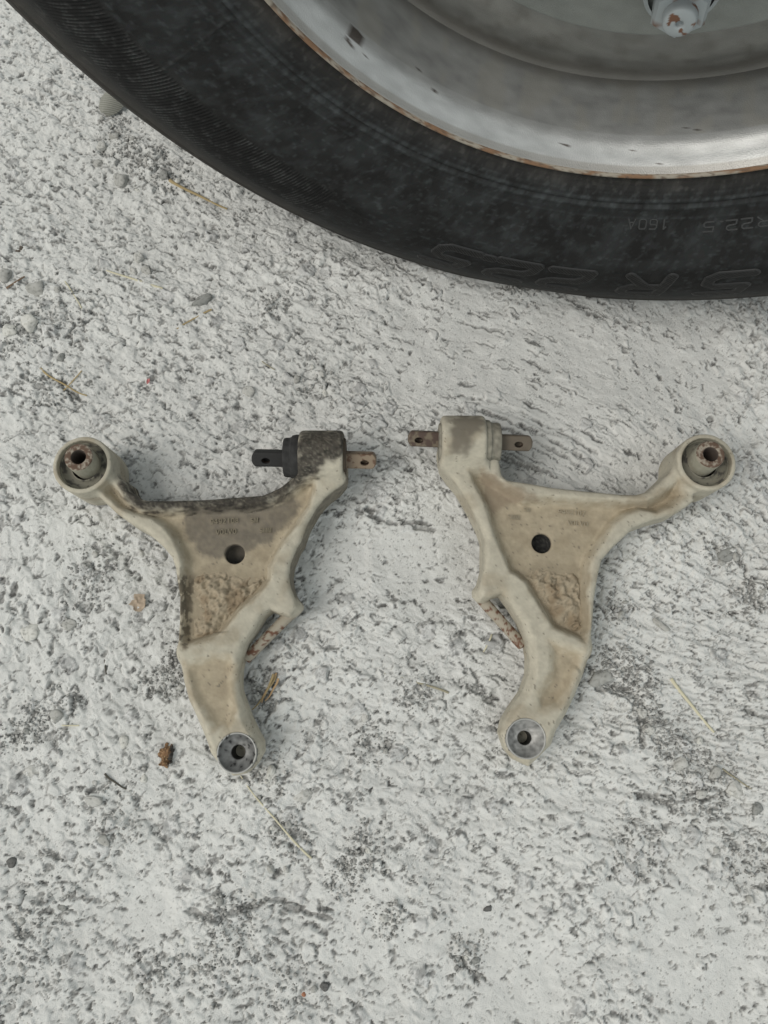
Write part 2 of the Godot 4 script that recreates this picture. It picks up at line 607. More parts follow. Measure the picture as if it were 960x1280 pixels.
func tyre_colour(phi: float, r: float) -> Color:
	var a := phi * 430.0
	var b := r * 1000.0
	var k := 0.019
	var d1 := n_dust.get_noise_2d(a, b)
	var d2 := n_dust2.get_noise_2d((a + b * 0.6) * 0.9, (b - a * 0.5) * 0.55)
	var dust := smoothstep(-0.3, 0.6, d1) * 0.017 + smoothstep(-0.1, 0.5, d2) * 0.013
	dust *= 1.0 - smoothstep(0.395, 0.41, r) * (0.75 if phi < -0.5 else 0.45)
	dust += 0.014 * smoothstep(0.318, 0.306, r) + (bump(r, 0.329, 0.0026) + bump(r, 0.3225, 0.002) + bump(r, 0.317, 0.0012) * 0.7 + bump(r, 0.3405, 0.001) * 0.6) * 0.030 * (0.7 + d2)
	dust += smoothstep(0.44, 0.49, r) * 0.022
	dust += smoothstep(0.30, 0.62, n_scuff.get_noise_2d(a * 0.5 + b * 0.4, b * 0.8 - a * 0.25)) * 0.02
	k *= 1.0 - smoothstep(0.395, 0.41, r) * 0.25
	if phi < -0.50 and r > 0.402 and r < 0.462 and d1 + d2 > -0.1:      # dust rubbed on to the crests of the serrations
		dust += smoothstep(0.6, 1.0, absf(fposmod((phi * 0.43 + (r - 0.43) * 0.22) / 0.0031, 1.0) * 2.0 - 1.0)) * smoothstep(-0.1, 0.4, d1 + d2) * 0.05
	var warm := smoothstep(0.322, 0.305, r) + smoothstep(0.455, 0.49, r) * 0.8 + (0.4 if phi < -0.5 and r > 0.4 else 0.0)
	return Color(k + dust * lerpf(0.80, 1.05, warm), k + dust * lerpf(0.93, 0.97, warm), k + dust * lerpf(0.98, 0.86, warm))

func build_tyre(root: Node3D, mat: Material) -> MeshInstance3D:
	tyre_prof = fine_profile("300,-14 304,-5 311,1 325,5 340,6 370,12 400,16 430,14 455,7 475,-2 495,-13 512,-23 526.5,-34 533,-44 535,-60 535,-150 535,-245 528,-266 490,-285 420,-305 330,-290 300,-280", 0.0019, 2)
	var phis := PackedFloat32Array()
	var p := -PI
	while p < PI:
		phis.append(p)
		p += 0.0019 if p > -1.32 and p < 0.74 else 0.02
	phis.append(PI)
	var rows := PackedInt32Array()
	for i in tyre_prof.size():          # the far side needs no fine rows
		if tyre_prof[i].y > -0.055 or i % 12 == 0 or i == tyre_prof.size() - 1:
			rows.append(i)
	var w := phis.size()
	var v := PackedVector3Array()
	var col := PackedColorArray()
	v.resize(w * rows.size())
	col.resize(w * rows.size())
	var at := 0
	for ri in rows:
		var q := tyre_prof[ri]
		var t := (tyre_prof[mini(ri + 1, tyre_prof.size() - 1)] - tyre_prof[maxi(ri - 1, 0)]).normalized()
		var side := q.y > -0.05
		for k in w:
			var phi := phis[k]
			var e := 0.0
			if side and phi > -1.4 and phi < 0.8:
				e = tyre_relief(phi, q.x) * 0.001
			v[at] = tyre_point(phi, q.x - t.y * e, q.y + t.x * e)
			col[at] = tyre_colour(phi, q.x) if side else Color(0.035, 0.036, 0.036)
			at += 1
	var idx := PackedInt32Array()
	for i in rows.size() - 1:
		for k in w - 1:
			var a := i * w + k
			idx.append_array([a, a + 1, a + w, a + 1, a + w + 1, a + w])
	return part("tyre", mesh_of(v, idx, normals_of(v, idx), col), mat, root)

const STROKES := {
"5": "100,100 8,100 2,54 74,54 95,40 95,14 76,0 0,0",
"2": "0,100 78,100 96,86 96,66 78,52 18,46 2,32 0,0 100,0",
"R": "0,0 0,100 78,100 96,86 96,66 78,50 0,50|45,50 100,0",
"1": "50,0 50,100 22,80",
"6": "92,100 20,100 0,84 0,14 16,0 80,0 96,14 96,40 80,55 0,55",
"0": "16,0 0,16 0,84 16,100 80,100 96,84 96,16 80,0 16,0",
"A": "0,0 50,100 100,0|22,36 78,36",
".": "40,4 60,4"}

# a letter moulded on the sidewall; it reads with its head away from the axle
func tyre_letter(ch: String, phi_c: float, r0: float, wide: float, tall: float, pen: float, lift: float, hatch: float, slant: float, mat: Material, tyre: Node3D) -> void:
	var lines := []
	for part_text in STROKES[ch].split("|"):
		var q := pts2(part_text)
		for k in q.size():
			q[k] = Vector2((q[k].x * 0.01 - 0.5) * wide + (q[k].y * 0.01 - 0.5) * tall * slant, q[k].y * 0.01 * tall)
		lines.append(q)
	var st := clampf(pen / 9.0, 0.0004, 0.0009)
	var nx := int((wide + tall * absf(slant) + pen * 2.0) / st)
	var ny := int((tall + pen * 2.0) / st)
	var v := PackedVector3Array()
	var col := PackedColorArray()
	var ok := PackedByteArray()
	var idx := PackedInt32Array()
	for j in ny + 1:
		for i in nx + 1:
			var lx := (i - nx * 0.5) * st
			var ly := j * st - pen
			var d := 1e9
			for q in lines:
				for k in q.size() - 1:
					d = minf(d, Vector2(lx, ly).distance_to(Geometry2D.get_closest_point_to_segment(Vector2(lx, ly), q[k], q[k + 1])))
			var inside := pen * 0.5 - d
			var r := r0 + ly
			var phi := phi_c - lx / 0.43 * (0.43 / r)
			var sd := tyre_side(r)
			var up := lift * smoothstep(-0.0006, 0.0008, inside) - 0.0002
			if hatch > 0.0 and inside > pen * 0.12:
				up += (absf(fposmod((lx * 0.72 + ly * 0.72) / 0.0024, 1.0) * 2.0 - 1.0) - 0.6) * hatch
			if inside < -0.0004:
				up = -0.0010
			var nn := Vector2(-sd.y, 1.0).normalized()
			v.append(tyre_point(phi, r + nn.x * up, sd.x + nn.y * up))
			var edge_dust := 1.0 - smoothstep(0.0004, pen * 0.22, inside)  # paler dust along the edges of the letter
			col.append(Color.WHITE * lerpf(0.34, 2.7, edge_dust * (0.75 + 0.5 * n_dust2.get_noise_2d(lx * 1500.0, ly * 1500.0 + phi_c * 300.0))))
			ok.append(1 if inside > -0.0012 else 0)
	for j in ny:
		for i in nx:
			var a := j * (nx + 1) + i
			if ok[a] + ok[a + 1] + ok[a + nx + 1] + ok[a + nx + 2] == 4:
				idx.append_array([a, a + nx + 1, a + 1, a + 1, a + nx + 1, a + nx + 2])
	part("raised_letter", mesh_of(v, idx, normals_of(v, idx), col), mat, tyre)

func build_wheel() -> void:
	n_dust = noise(41, 60.0, 4)
	n_dust2 = noise(42, 13.0, 4)
	n_scuff = noise(43, 7.0, 2)
	var n_rust := noise(44, 24.0, 3)
	var n_wear := noise(45, 16.0, 4)
	var root := thing("truck_wheel", "truck wheel with black tyre and silver steel rim with rusty lip", "wheel")
	root.position = Vector3(0.1529, 0.0, -0.4339)
	root.rotation.y = -0.179
	var rubber := grain_mat(Color.WHITE, 0.72, 0.0, 0.05, 0.35, 51)
	rubber.metallic_specular = 0.3
	var tyre := build_tyre(root, rubber)
	var ink := grain_mat(Color(0.145, 0.148, 0.15), 0.55, 0.0, 0.05, 0.2, 51)
	for q in [["5", -0.205], [".", -0.137], ["2", -0.066], ["2", 0.056], ["R", 0.230], ["5", 0.395]]:
		tyre_letter(q[0], q[1], 0.4125, 0.036, 0.040, 0.0108, 0.0014, 0.0011, 0.30, ink, tyre)
	var dusty := grain_mat(Color(0.25, 0.257, 0.26), 0.6, 0.0, 0.05, 0.2, 51)
	for q in [["1", 0.256], ["6", 0.231], ["0", 0.206], ["A", 0.180]]:
		tyre_letter(q[0], q[1], 0.342, 0.0058, 0.0105, 0.0016, 0.0006, 0.0, 0.0, dusty, tyre)
	for q in [["R", 0.476], ["2", 0.441], ["2", 0.408], [".", 0.386], ["5", 0.358]]:
		tyre_letter(q[0], q[1], 0.347, 0.0080, 0.0100, 0.0017, 0.0006, 0.0, 0.0, dusty, tyre)
	# rim: rusty lip, bright curve of the flange, barrel greyed to stand for a dark reflection
	var steel := grain_mat(Color.WHITE, 0.42, 0.50, 0.06, 0.25, 52)
	var rim_prof := fine_profile("296.5,-14 298.5,-6 299,-1 297.5,1.2 295.5,0.5 294,-2.5 291,-7 286.5,-12 282.5,-18 280.5,-27 279.5,-40 278.5,-55 277.5,-78 277,-92", 0.0015, 2)
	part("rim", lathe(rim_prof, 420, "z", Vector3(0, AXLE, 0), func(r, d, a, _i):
		var x: float = a * 290.0
		var y: float = d * 1000.0 + r * 1000.0
		var rust: float = n_rust.get_noise_2d(x, y * 0.7)
		var wear: float = n_wear.get_noise_2d(x * 0.6, y)
		var c := Color(0.43, 0.44, 0.438) * (1.0 + wear * 0.22)
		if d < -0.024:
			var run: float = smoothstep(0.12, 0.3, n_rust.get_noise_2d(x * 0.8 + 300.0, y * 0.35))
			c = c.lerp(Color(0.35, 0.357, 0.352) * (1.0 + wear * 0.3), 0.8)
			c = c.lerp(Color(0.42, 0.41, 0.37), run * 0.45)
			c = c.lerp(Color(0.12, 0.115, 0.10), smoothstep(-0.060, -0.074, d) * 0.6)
		if r > 0.2925:
			c = c.lerp(Color(0.25, 0.235, 0.21), 0.55)
			var strip := smoothstep(0.2955, 0.2972, r + wear * 0.0012)
			c = c.lerp(Color(0.21, 0.125, 0.070).lerp(Color(0.14, 0.10, 0.075), smoothstep(-0.1, 0.4, wear)), strip * smoothstep(-0.35, 0.2, rust) * 0.85)
		elif d > -0.03 and (wear > 0.60 or Vector2((a - CHIP) * 290.0, y - 266.0).length() + wear * 9.0 < 6.0):
			c = Color(0.10, 0.09, 0.08)
		c.a = 1.0
		return c), steel, root)
	var rim: Node3D = root.get_node("rim")
	var lip_mat := grain_mat(Color.WHITE, 0.85, 0.0, 0.02, 0.5, 54)
	part("rim_lip", lathe(fine_profile("299.3,-9 299.6,-2 299.3,1.4 297.8,2.6 296.3,2.2 295.4,0.4 295.2,-2", 0.0007, 2), 900, "z", Vector3(0, AXLE, 0), func(r, d, a, _i):
		var x: float = a * 290.0
		var rust: float = n_rust.get_noise_2d(x * 0.9, d * 3000.0 + r * 900.0)
		var wear: float = n_wear.get_noise_2d(x * 2.2, d * 9000.0)
		var c := Color(0.33, 0.30, 0.25).lerp(Color(0.22, 0.13, 0.075), smoothstep(-0.2, 0.25, rust))
		c = c.lerp(Color(0.105, 0.075, 0.055), smoothstep(0.05, 0.4, wear) * 0.8)
		c.a = 1.0
		return c), lip_mat, rim)
	var disc_prof := fine_profile("279,-74 274,-77 266,-76.5 255,-74 242,-75 228,-79 214,-82 206,-80 203,-74 202,-60 201.5,-42 201.2,-37 200.8,-35.6 199.6,-35 198,-35 185,-35 167,-35 150,-35 143,-36 141,-40 141,-60", 0.002, 2)
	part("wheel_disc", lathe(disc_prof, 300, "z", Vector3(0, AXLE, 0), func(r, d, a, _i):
		var wear: float = n_wear.get_noise_2d(a * 230.0 * 0.5, r * 1000.0)
		var rust: float = n_rust.get_noise_2d(a * 230.0, r * 900.0)
		var c := Color(0.25, 0.248, 0.232) * (1.0 + wear * 0.25)
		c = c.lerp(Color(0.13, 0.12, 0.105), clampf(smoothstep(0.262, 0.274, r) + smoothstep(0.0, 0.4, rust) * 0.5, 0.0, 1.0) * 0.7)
		if r < 0.203 and d > -0.045:
			c = Color(0.27, 0.285, 0.272) * (1.0 + wear * 0.15)
		c.a = 1.0
		return c), steel, root)
	var hub_prof := fine_profile("140,-60 138,-20 130,6 118,12 96,14 92,22 60,26 0.5,27", 0.006, 2)
	part("hub", lathe(hub_prof, 96, "z", Vector3(0, AXLE, 0), func(_r, _d, _a, _i): return Color(0.12, 0.12, 0.12)), steel, root)
	# eight wheel nuts
	var blue_paint := grain_mat(Color.WHITE, 0.5, 0.1, 0.03, 0.3, 53)
	var nut_mesh: ArrayMesh
	var n_chip := noise(46, 9.0, 2)
	var flake := func(x: float, y: float, z: float) -> Color:
		var k := n_chip.get_noise_3d(x * 1000.0, y * 1000.0, z * 1000.0)
		return Color(0.16, 0.075, 0.045) if k > 0.34 else Color(0.36, 0.395, 0.405)
	var st := SurfaceTool.new()
	st.begin(Mesh.PRIMITIVE_TRIANGLES)
	# washer, then a hexagon with a chamfered head
	var rings := [[0.0245, 0.0, 48], [0.0245, 0.004, 48], [0.0215, 0.0055, 48]]
	var hexr := [[0.0195, 0.005], [0.0195, 0.020], [0.0170, 0.0235], [0.0110, 0.0240]]
	var quad := func(a: Vector3, b: Vector3, c: Vector3, d: Vector3):
		for q in [a, b, c, a, c, d]:
			st.set_color(flake.call(q.x, q.y, q.z))
			st.add_vertex(q)
	st.set_smooth_group(-1)
	for k in 48:
		var a0 := TAU * k / 48.0
		var a1 := TAU * (k + 1) / 48.0
		for i in 2:
			quad.call(Vector3(cos(a0) * rings[i][0], sin(a0) * rings[i][0], rings[i][1]), Vector3(cos(a0) * rings[i + 1][0], sin(a0) * rings[i + 1][0], rings[i + 1][1]), Vector3(cos(a1) * rings[i + 1][0], sin(a1) * rings[i + 1][0], rings[i + 1][1]), Vector3(cos(a1) * rings[i][0], sin(a1) * rings[i][0], rings[i][1]))
	for k in 6:
		for sub in 4:
			var e0 := Vector2.from_angle(TAU * k / 6.0).lerp(Vector2.from_angle(TAU * (k + 1) / 6.0), sub / 4.0)
			var e1 := Vector2.from_angle(TAU * k / 6.0).lerp(Vector2.from_angle(TAU * (k + 1) / 6.0), (sub + 1) / 4.0)
			for i in 3:
				quad.call(Vector3(e0.x * hexr[i][0], e0.y * hexr[i][0], hexr[i][1]), Vector3(e0.x * hexr[i + 1][0], e0.y * hexr[i + 1][0], hexr[i + 1][1]), Vector3(e1.x * hexr[i + 1][0], e1.y * hexr[i + 1][0], hexr[i + 1][1]), Vector3(e1.x * hexr[i][0], e1.y * hexr[i][0], hexr[i][1]))
	st.generate_normals()
	nut_mesh = st.commit()
	var stud_prof := fine_profile("11,13 11,25 10.8,29 9.5,31.3 5,32.2 2.4,31.8 2,29 0.2,28.5", 0.001, 1)
	var stud_mesh := lathe(stud_prof, 40, "z", Vector3.ZERO, func(r, d, a, _i): return flake.call(sin(a) * r + 0.003, cos(a) * r, d))
	for k in 8:
		var a := 0.218 + TAU * k / 8.0
		var nut := part("wheel_nut", nut_mesh, blue_paint, root)
		nut.position = Vector3(sin(a) * 0.1645, AXLE - cos(a) * 0.1645, -0.0352)
		nut.rotation.z = a * 3.0
		part("stud", stud_mesh, blue_paint, nut)

# ------------------------------------------------------------------ control arms
# mesh a solid sampled on a grid: one vertex in every cell its surface crosses
func nets(field: PackedFloat32Array, nx: int, ny: int, nz: int, lo: Vector3, cell: float, paint: Callable) -> ArrayMesh:
	var v := PackedVector3Array()
	var n := PackedVector3Array()
	var col := PackedColorArray()
	var idx := PackedInt32Array()
	var slot := PackedInt32Array()
	slot.resize(nx * ny * nz)
	var sy := nx
	var sz := nx * ny
	var off := PackedInt32Array([0, 1, sy, sy + 1, sz, sz + 1, sz + sy, sz + sy + 1])
	for k in nz - 1:
		for j in ny - 1:
			var base := k * sz + j * sy
			for i in nx - 1:
				var b := base + i
				var f0 := field[b]
				if f0 > cell * 6.0 or f0 < -cell * 6.0:
					continue
				var f1 := field[b + 1]
				var f2 := field[b + off[2]]
				var f3 := field[b + off[3]]
				var f4 := field[b + off[4]]
				var f5 := field[b + off[5]]
				var f6 := field[b + off[6]]
				var f7 := field[b + off[7]]
				var neg := int(f0 < 0.0) + int(f1 < 0.0) + int(f2 < 0.0) + int(f3 < 0.0) + int(f4 < 0.0) + int(f5 < 0.0) + int(f6 < 0.0) + int(f7 < 0.0)
				if neg == 0 or neg == 8:
					continue
				var g := Vector3((f1 + f3 + f5 + f7) - (f0 + f2 + f4 + f6), (f2 + f3 + f6 + f7) - (f0 + f1 + f4 + f5), (f4 + f5 + f6 + f7) - (f0 + f1 + f2 + f3)) * (0.25 / cell)
				var mean := (f0 + f1 + f2 + f3 + f4 + f5 + f6 + f7) * 0.125
				var at := lo + Vector3(i + 0.5, j + 0.5, k + 0.5) * cell
				at -= (g * (mean / maxf(g.length_squared(), 0.2))).limit_length(cell * 0.8)
				slot[b] = v.size() + 1
				v.append(at)
				n.append(g.normalized())
	var strides := [1, sy, sz]
	for k in range(1, nz - 1):
		for j in range(1, ny - 1):
			var base := k * sz + j * sy
			for i in range(1, nx - 1):
				var b := base + i
				if slot[b] == 0:
					continue
				for ax in 3:
					var b2: int = b + strides[ax]
					var s0 := field[b] < 0.0
					if s0 == (field[b2] < 0.0):
						continue
					var p: int = strides[(ax + 1) % 3]
					var q: int = strides[(ax + 2) % 3]
					var a := slot[b] - 1
					var c := slot[b - p] - 1
					var d := slot[b - p - q] - 1
					var e := slot[b - q] - 1
					if a < 0 or c < 0 or d < 0 or e < 0:
						continue
					if s0:
						idx.append_array([a, d, c, a, e, d])
					else:
						idx.append_array([a, c, d, a, d, e])
	col.resize(v.size())
	for k in v.size():
		col[k] = paint.call(v[k], n[k])
		v[k] *= 0.001
	return mesh_of(v, idx, n, col)

var n_arm1: FastNoiseLite
var n_arm2: FastNoiseLite
var n_arm3: FastNoiseLite
var n_clod: FastNoiseLite
var n_smear: FastNoiseLite

func seg_dist(p: Vector3, a: Vector3, b: Vector3) -> float:
	var ab := b - a
	var t := clampf((p - a).dot(ab) / ab.length_squared(), 0.0, 1.0)
	return p.distance_to(a + ab * t)

# everything in millimetres in the arm's own frame: y up out of the web, -z towards the two bushings
func build_arm(root: Node3D, src: Dictionary, g: Dictionary, dirt: float) -> void:
	var outline := pts2(src["outline"])
	var web := pts2(src["web"])
	var pocket := pts2(src["pocket"])
	var mud := pts2(src["mud"])
	var stain := pts2(src["stain"])
	var oil := pts2(src["oil"])
	var ring: Vector2 = g["ring"]
	var hx0: float = g["hx"].x
	var hx1: float = g["hx"].y
	var hz: float = g["hz"]
	var hole: Vector2 = g["hole"]
	var cup: Vector2 = g["cup"]
	var rid0 := Vector3(g["rid0"].x, 25.0, g["rid0"].y)
	var rid1 := Vector3(g["rid1"].x, 25.5, g["rid1"].y)
	var boss := Vector3(g["boss"].x, 17.0, g["boss"].y)
	var cell := 1.4
	var lo := Vector3(1e9, -16.0, 1e9)
	var hi := Vector3(-1e9, 58.0, -1e9)
	for p in outline:
		lo.x = minf(lo.x, p.x)
		lo.z = minf(lo.z, p.y)
		hi.x = maxf(hi.x, p.x)
		hi.z = maxf(hi.z, p.y)
	lo.x = minf(lo.x, ring.x - 28.0) - 5.0
	hi.x = maxf(hi.x, ring.x + 28.0) + 5.0
	lo.z = minf(lo.z, hz - 27.0) - 5.0
	lo.z = minf(lo.z, ring.y - 33.0)
	hi.z += 5.0
	var nx := int((hi.x - lo.x) / cell) + 2
	var ny := int((hi.y - lo.y) / cell) + 2
	var nz := int((hi.z - lo.z) / cell) + 2
	var field := PackedFloat32Array()
	field.resize(nx * ny * nz)
	field.fill(99.0)
	for k in nz:
		var z := lo.z + k * cell
		for i in nx:
			var x := lo.x + i * cell
			var p := Vector2(x, z)
			var d2 := poly_dist(p, outline)
			var dr := p.distance_to(ring)
			var near_house := x > hx0 - 4.0 and x < hx1 + 4.0 and absf(z - hz) < 34.0
			if d2 > 7.0 and dr > 34.0 and not near_house:
				continue
			var top := 33.0
			var bot := lerpf(2.0, -9.0, clampf(-z / 250.0, 0.0, 1.0))
			var n1 := n_arm1.get_noise_2d(x, z)
			if d2 < 2.0:
				var dw := poly_dist(p, web)
				if dw < 3.0:
					top -= 13.0 * smoothstep(3.0, -7.0, dw)
				var dp := poly_dist(p, pocket)
				if dp < 5.0:
					top -= 7.5 * smoothstep(4.0, -9.0, dp)
				top += n1 * 0.5
				# the outer edge is rounded over more towards the tip
				top -= 5.0 * smoothstep(-7.0, 0.0, d2) * smoothstep(-120.0, -40.0, z)
			var dh := p.distance_to(hole)
			var dc := p.distance_to(cup)
			for j in ny:
				var y := lo.y + j * cell
				var f := 99.0
				if d2 < 7.0:
					f = smax(d2 - (33.0 - y) * 0.03, maxf(y - top, bot - y), 7.0)
				if dr < 34.0:
					f = smin(f, smax(dr - 27.4 + n1 * 0.25, maxf(y - 42.0, -12.0 - y), 3.5), 6.0)
				if near_house:
					var q := Vector2(y - 28.0, z - hz).length()
					f = smin(f, smax(q - 25.5, maxf(hx0 - x, x - hx1), 5.0), 10.0)
				if z > rid0.z - 18.0 and z < maxf(rid0.z, rid1.z) + 18.0:
					f = smin(f, seg_dist(Vector3(x, y, z), rid0, rid1) - 6.0, 8.0)
				if f < 12.0:
					f = smin(f, Vector3(x, y, z).distance_to(boss) - 7.5 + n1 * 1.5, 7.0)
				if dr < 30.0:
					f = smax(f, 23.0 - dr, 1.2)
				if near_house:
					f = maxf(f, 19.0 - Vector2(y - 28.0, z - hz).length())
				f = smax(f, minf(9.2 - dh, y - 5.0), 1.0)
				f = smax(f, -maxf(dc - 17.0, 8.0 - y), 0.8)
				field[(k * ny + j) * nx + i] = f
	var tan_c := Color(0.43, 0.372, 0.272)
	var pale_c := Color(0.505, 0.482, 0.40)
	var soil_c := Color(0.30, 0.25, 0.18)
	var paint := func(p: Vector3, n: Vector3) -> Color:
		var q := Vector2(p.x, p.z)
		var a := n_arm1.get_noise_3d(p.x, p.y * 2.0, p.z)
		var b := n_arm2.get_noise_3d(p.x, p.y, p.z)
		var f := n_arm3.get_noise_3d(p.x, p.y, p.z)
		var dw := poly_dist(q, web) + a * 4.0
		var dpk := poly_dist(q, pocket) + a * 5.0
		var c := tan_c.lerp(pale_c, smoothstep(-6.0, 5.0, dw) * smoothstep(-6.0, 6.0, dpk) * 0.8)
		var dmd := poly_dist(q, mud) + a * 6.0
		c = c.lerp(soil_c, (smoothstep(-4.0, -12.0, dw) * 0.30 + smoothstep(0.0, -9.0, dpk) * 0.35) * (0.6 + b))
		c = c.lerp(Color(0.335, 0.285, 0.205), smoothstep(9.0, -3.0, dmd) * 0.8 * smoothstep(4.0, -4.0, dw))
		c = c.lerp(Color(0.31, 0.255, 0.175), smoothstep(0.05, 0.42, n_smear.get_noise_3d(p.x, p.y, p.z)) * 0.42)
		c *= 1.0 + a * 0.12 + f * 0.12
		# dark spots where the dust has been knocked off
		if f > 0.36 and b > 0.24:
			c = c.lerp(Color(0.14, 0.125, 0.10), smoothstep(0.36, 0.5, f) * smoothstep(0.24, 0.32, b) * 0.8)
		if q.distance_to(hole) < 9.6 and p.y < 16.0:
			c = Color(0.03, 0.03, 0.028) * (1.0 + maxf(f, 0.0) * 3.0)  # shade inside the deep hole, painted as near black
		var ds := poly_dist(q, stain) + a * 3.0 + f * 1.5
		c = c.lerp(Color(0.155, 0.138, 0.112) if dirt > 0.5 else Color(0.27, 0.215, 0.155), smoothstep(2.5, -4.5, ds) * (0.85 if dirt > 0.5 else 0.75) * (0.95 + b * 0.25))
		var dk := poly_dist(q, oil) + a * 6.0 + b * 2.0
		if dirt > 0.5:
			if p.y > 22.0 or n.y < 0.6:
				c = c.lerp(Color(0.040, 0.035, 0.029) * (1.0 + 1.4 * b), smoothstep(4.5, -4.5, dk) * clampf(0.95 - maxf(f, 0.0) * 0.35, 0.0, 1.0))
		else:
			c = c.lerp(Color(0.155, 0.138, 0.108), smoothstep(4.0, -7.0, dk) * 0.85)
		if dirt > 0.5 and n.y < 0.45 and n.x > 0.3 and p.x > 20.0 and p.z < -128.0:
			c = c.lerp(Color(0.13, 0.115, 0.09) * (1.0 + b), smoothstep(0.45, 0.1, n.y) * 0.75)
		# the eroded dark edge beside the mud
		if dirt > 0.5 and p.x < -46.0 and p.z > -158.0 and p.z < -86.0:
			var e := smoothstep(-158.0, -150.0, p.z + a * 5.0) * smoothstep(-86.0, -94.0, p.z + a * 5.0) * smoothstep(-45.0, -49.0, p.x + a * 3.0)
			c = c.lerp(Color(0.105, 0.088, 0.062) * (1.0 + b), e * 0.9 * smoothstep(-0.30, 0.05, b + a * 0.8))
		c.a = 1.0
		return c
	var cast_mat := grain_mat(Color.WHITE, 0.85, 0.0, 0.022, 0.9, 61)
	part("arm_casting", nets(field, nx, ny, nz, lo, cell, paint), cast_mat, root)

	# large bushing: rubber web and a rusty steel sleeve standing out of it
	var dust := func(r: float, y: float, a: float, _i: int) -> Color:
		var k := n_arm2.get_noise_3d(sin(a) * r * 1000.0, y * 1000.0, cos(a) * r * 1000.0)
		var w := n_arm1.get_noise_3d(sin(a) * r * 900.0 + 40.0, y * 900.0, cos(a) * r * 900.0)
		var c := Color(0.215, 0.205, 0.165).lerp(Color(0.075, 0.072, 0.064), smoothstep(0.0, 0.35, k + w * 0.6))
		c.a = 1.0
		return c
	var soft := grain_mat(Color.WHITE, 0.9, 0.0, 0.03, 0.4, 62)
	part("rubber_bushing", lathe(fine_profile("12.5,-6 23.2,-7 23.6,-8 23.6,34 23,35.5 21.6,35.5 21,33 19,31 16.5,30 14.6,31 13.4,33 12.5,33", 0.0015, 2), 72, "y", Vector3(ring.x, 0, ring.y) * 0.001, dust), soft, root)
	var sleeve := part("bushing_sleeve", lathe(fine_profile("7,-14 12.6,-14 13,-13 13,20 13,53 12.6,54.5 11.6,55 7.4,55 6.6,54.2 6.4,52 6.4,20 6.4,-14", 0.0012, 1), 64, "y", Vector3.ZERO, func(r, y, a, _i):
		var px: float = sin(a) * r * 1000.0
		var pz: float = cos(a) * r * 1000.0
		var k: float = n_arm2.get_noise_3d(px * 1.6, y * 1000.0, pz * 1.6 + ring.x)
		var c := Color(0.36, 0.345, 0.275) * (1.0 + k * 0.2)
		if r < 0.0069:
			c = Color(0.09, 0.07, 0.055)
		elif y > 0.0535:
			c = Color(0.125, 0.080, 0.058).lerp(Color(0.34, 0.30, 0.245), smoothstep(-0.05, 0.35, k))
		c.a = 1.0
		return c), soft, root)
	sleeve.position = Vector3(ring.x + g["tilt"].x * 0.35, 0, ring.y - 1.0) * 0.001
	sleeve.rotation = Vector3(-0.045, 0, g["tilt"].x * -0.022)

	# small bushing lying along x: rubber, its steel tube end and a flat drilled bar through it
	var rx0: float = g["rubber"].x
	var rx1: float = g["rubber"].y
	var rub := lathe(fine_profile("6,%f 17.6,%f 18.8,%f 18.8,%f 21.6,%f 21.8,%f 18.8,%f 18.8,%f 17.6,%f 6,%f" % [rx0, rx0, rx0 + 2.0, g["step"].x - 2.0, g["step"].x, g["step"].y, g["step"].y + 2.0, rx1 - 2.0, rx1, rx1], 0.0015, 1), 64, "y", Vector3.ZERO, func(r, y, a, _i):
		var k: float = n_arm2.get_noise_3d(sin(a) * r * 1000.0, y * 1000.0, cos(a) * r * 1000.0)
		var base: Color = Color(0.030, 0.030, 0.030) if dirt > 0.5 else Color(0.26, 0.245, 0.20)
		if dirt > 0.5 and y > 0.07:
			base = Color(0.09, 0.07, 0.05)
		base *= 1.0 + k * 0.6
		base.a = 1.0
		return base)
	var ro := part("rubber_bushing", rub, soft, root)
	ro.transform = Transform3D(Basis(Vector3(0, 0, -1), Vector3(1, 0, 0), Vector3(0, -1, 0)), Vector3(0, 28, hz) * 0.001)
	var bx0: float = g["bar"].x
	var bx1: float = g["bar"].y
	var turn: float = g["turn"]
	var skew: float = g["skew"]
	var holes: Array = g["bar_holes"]
	var bc := 0.9
	var blo := Vector3(bx0 - 3.0, 28.0 - 13.0, -13.0)
	var bnx := int((bx1 - bx0 + 6.0) / bc) + 2
	var bny := int(26.0 / bc) + 2
	var bf := PackedFloat32Array()
	bf.resize(bnx * bny * bny)
	for k in bny:
		for j in bny:
			var y := -13.0 + j * bc
			var z := -13.0 + k * bc
			var across := z * cos(turn) - y * sin(turn)
			var out := z * sin(turn) + y * cos(turn)
			for i in bnx:
				var x := blo.x + i * bc
				var q := Vector3(maxf(bx0 + 2.0 - x, x - bx1 + 2.0), absf(across) - 5.4, absf(out) - 3.6)
				var f := Vector3(maxf(q.x, 0), maxf(q.y, 0), maxf(q.z, 0)).length() + minf(maxf(q.x, maxf(q.y, q.z)), 0.0) - 2.0
				# ends cut at a slant
				f = smax(f, (maxf(bx0 - x, x - bx1) * 0.8 + absf(across) * 0.55 - 1.6), 1.0)
				for h in holes:
					f = smax(f, minf((1.0 - Vector2((x - h) / 4.0, (across - 1.2) / 2.6).length()) * 2.6, out + 3.0), 0.4)
				bf[(k * bny + j) * bnx + i] = f
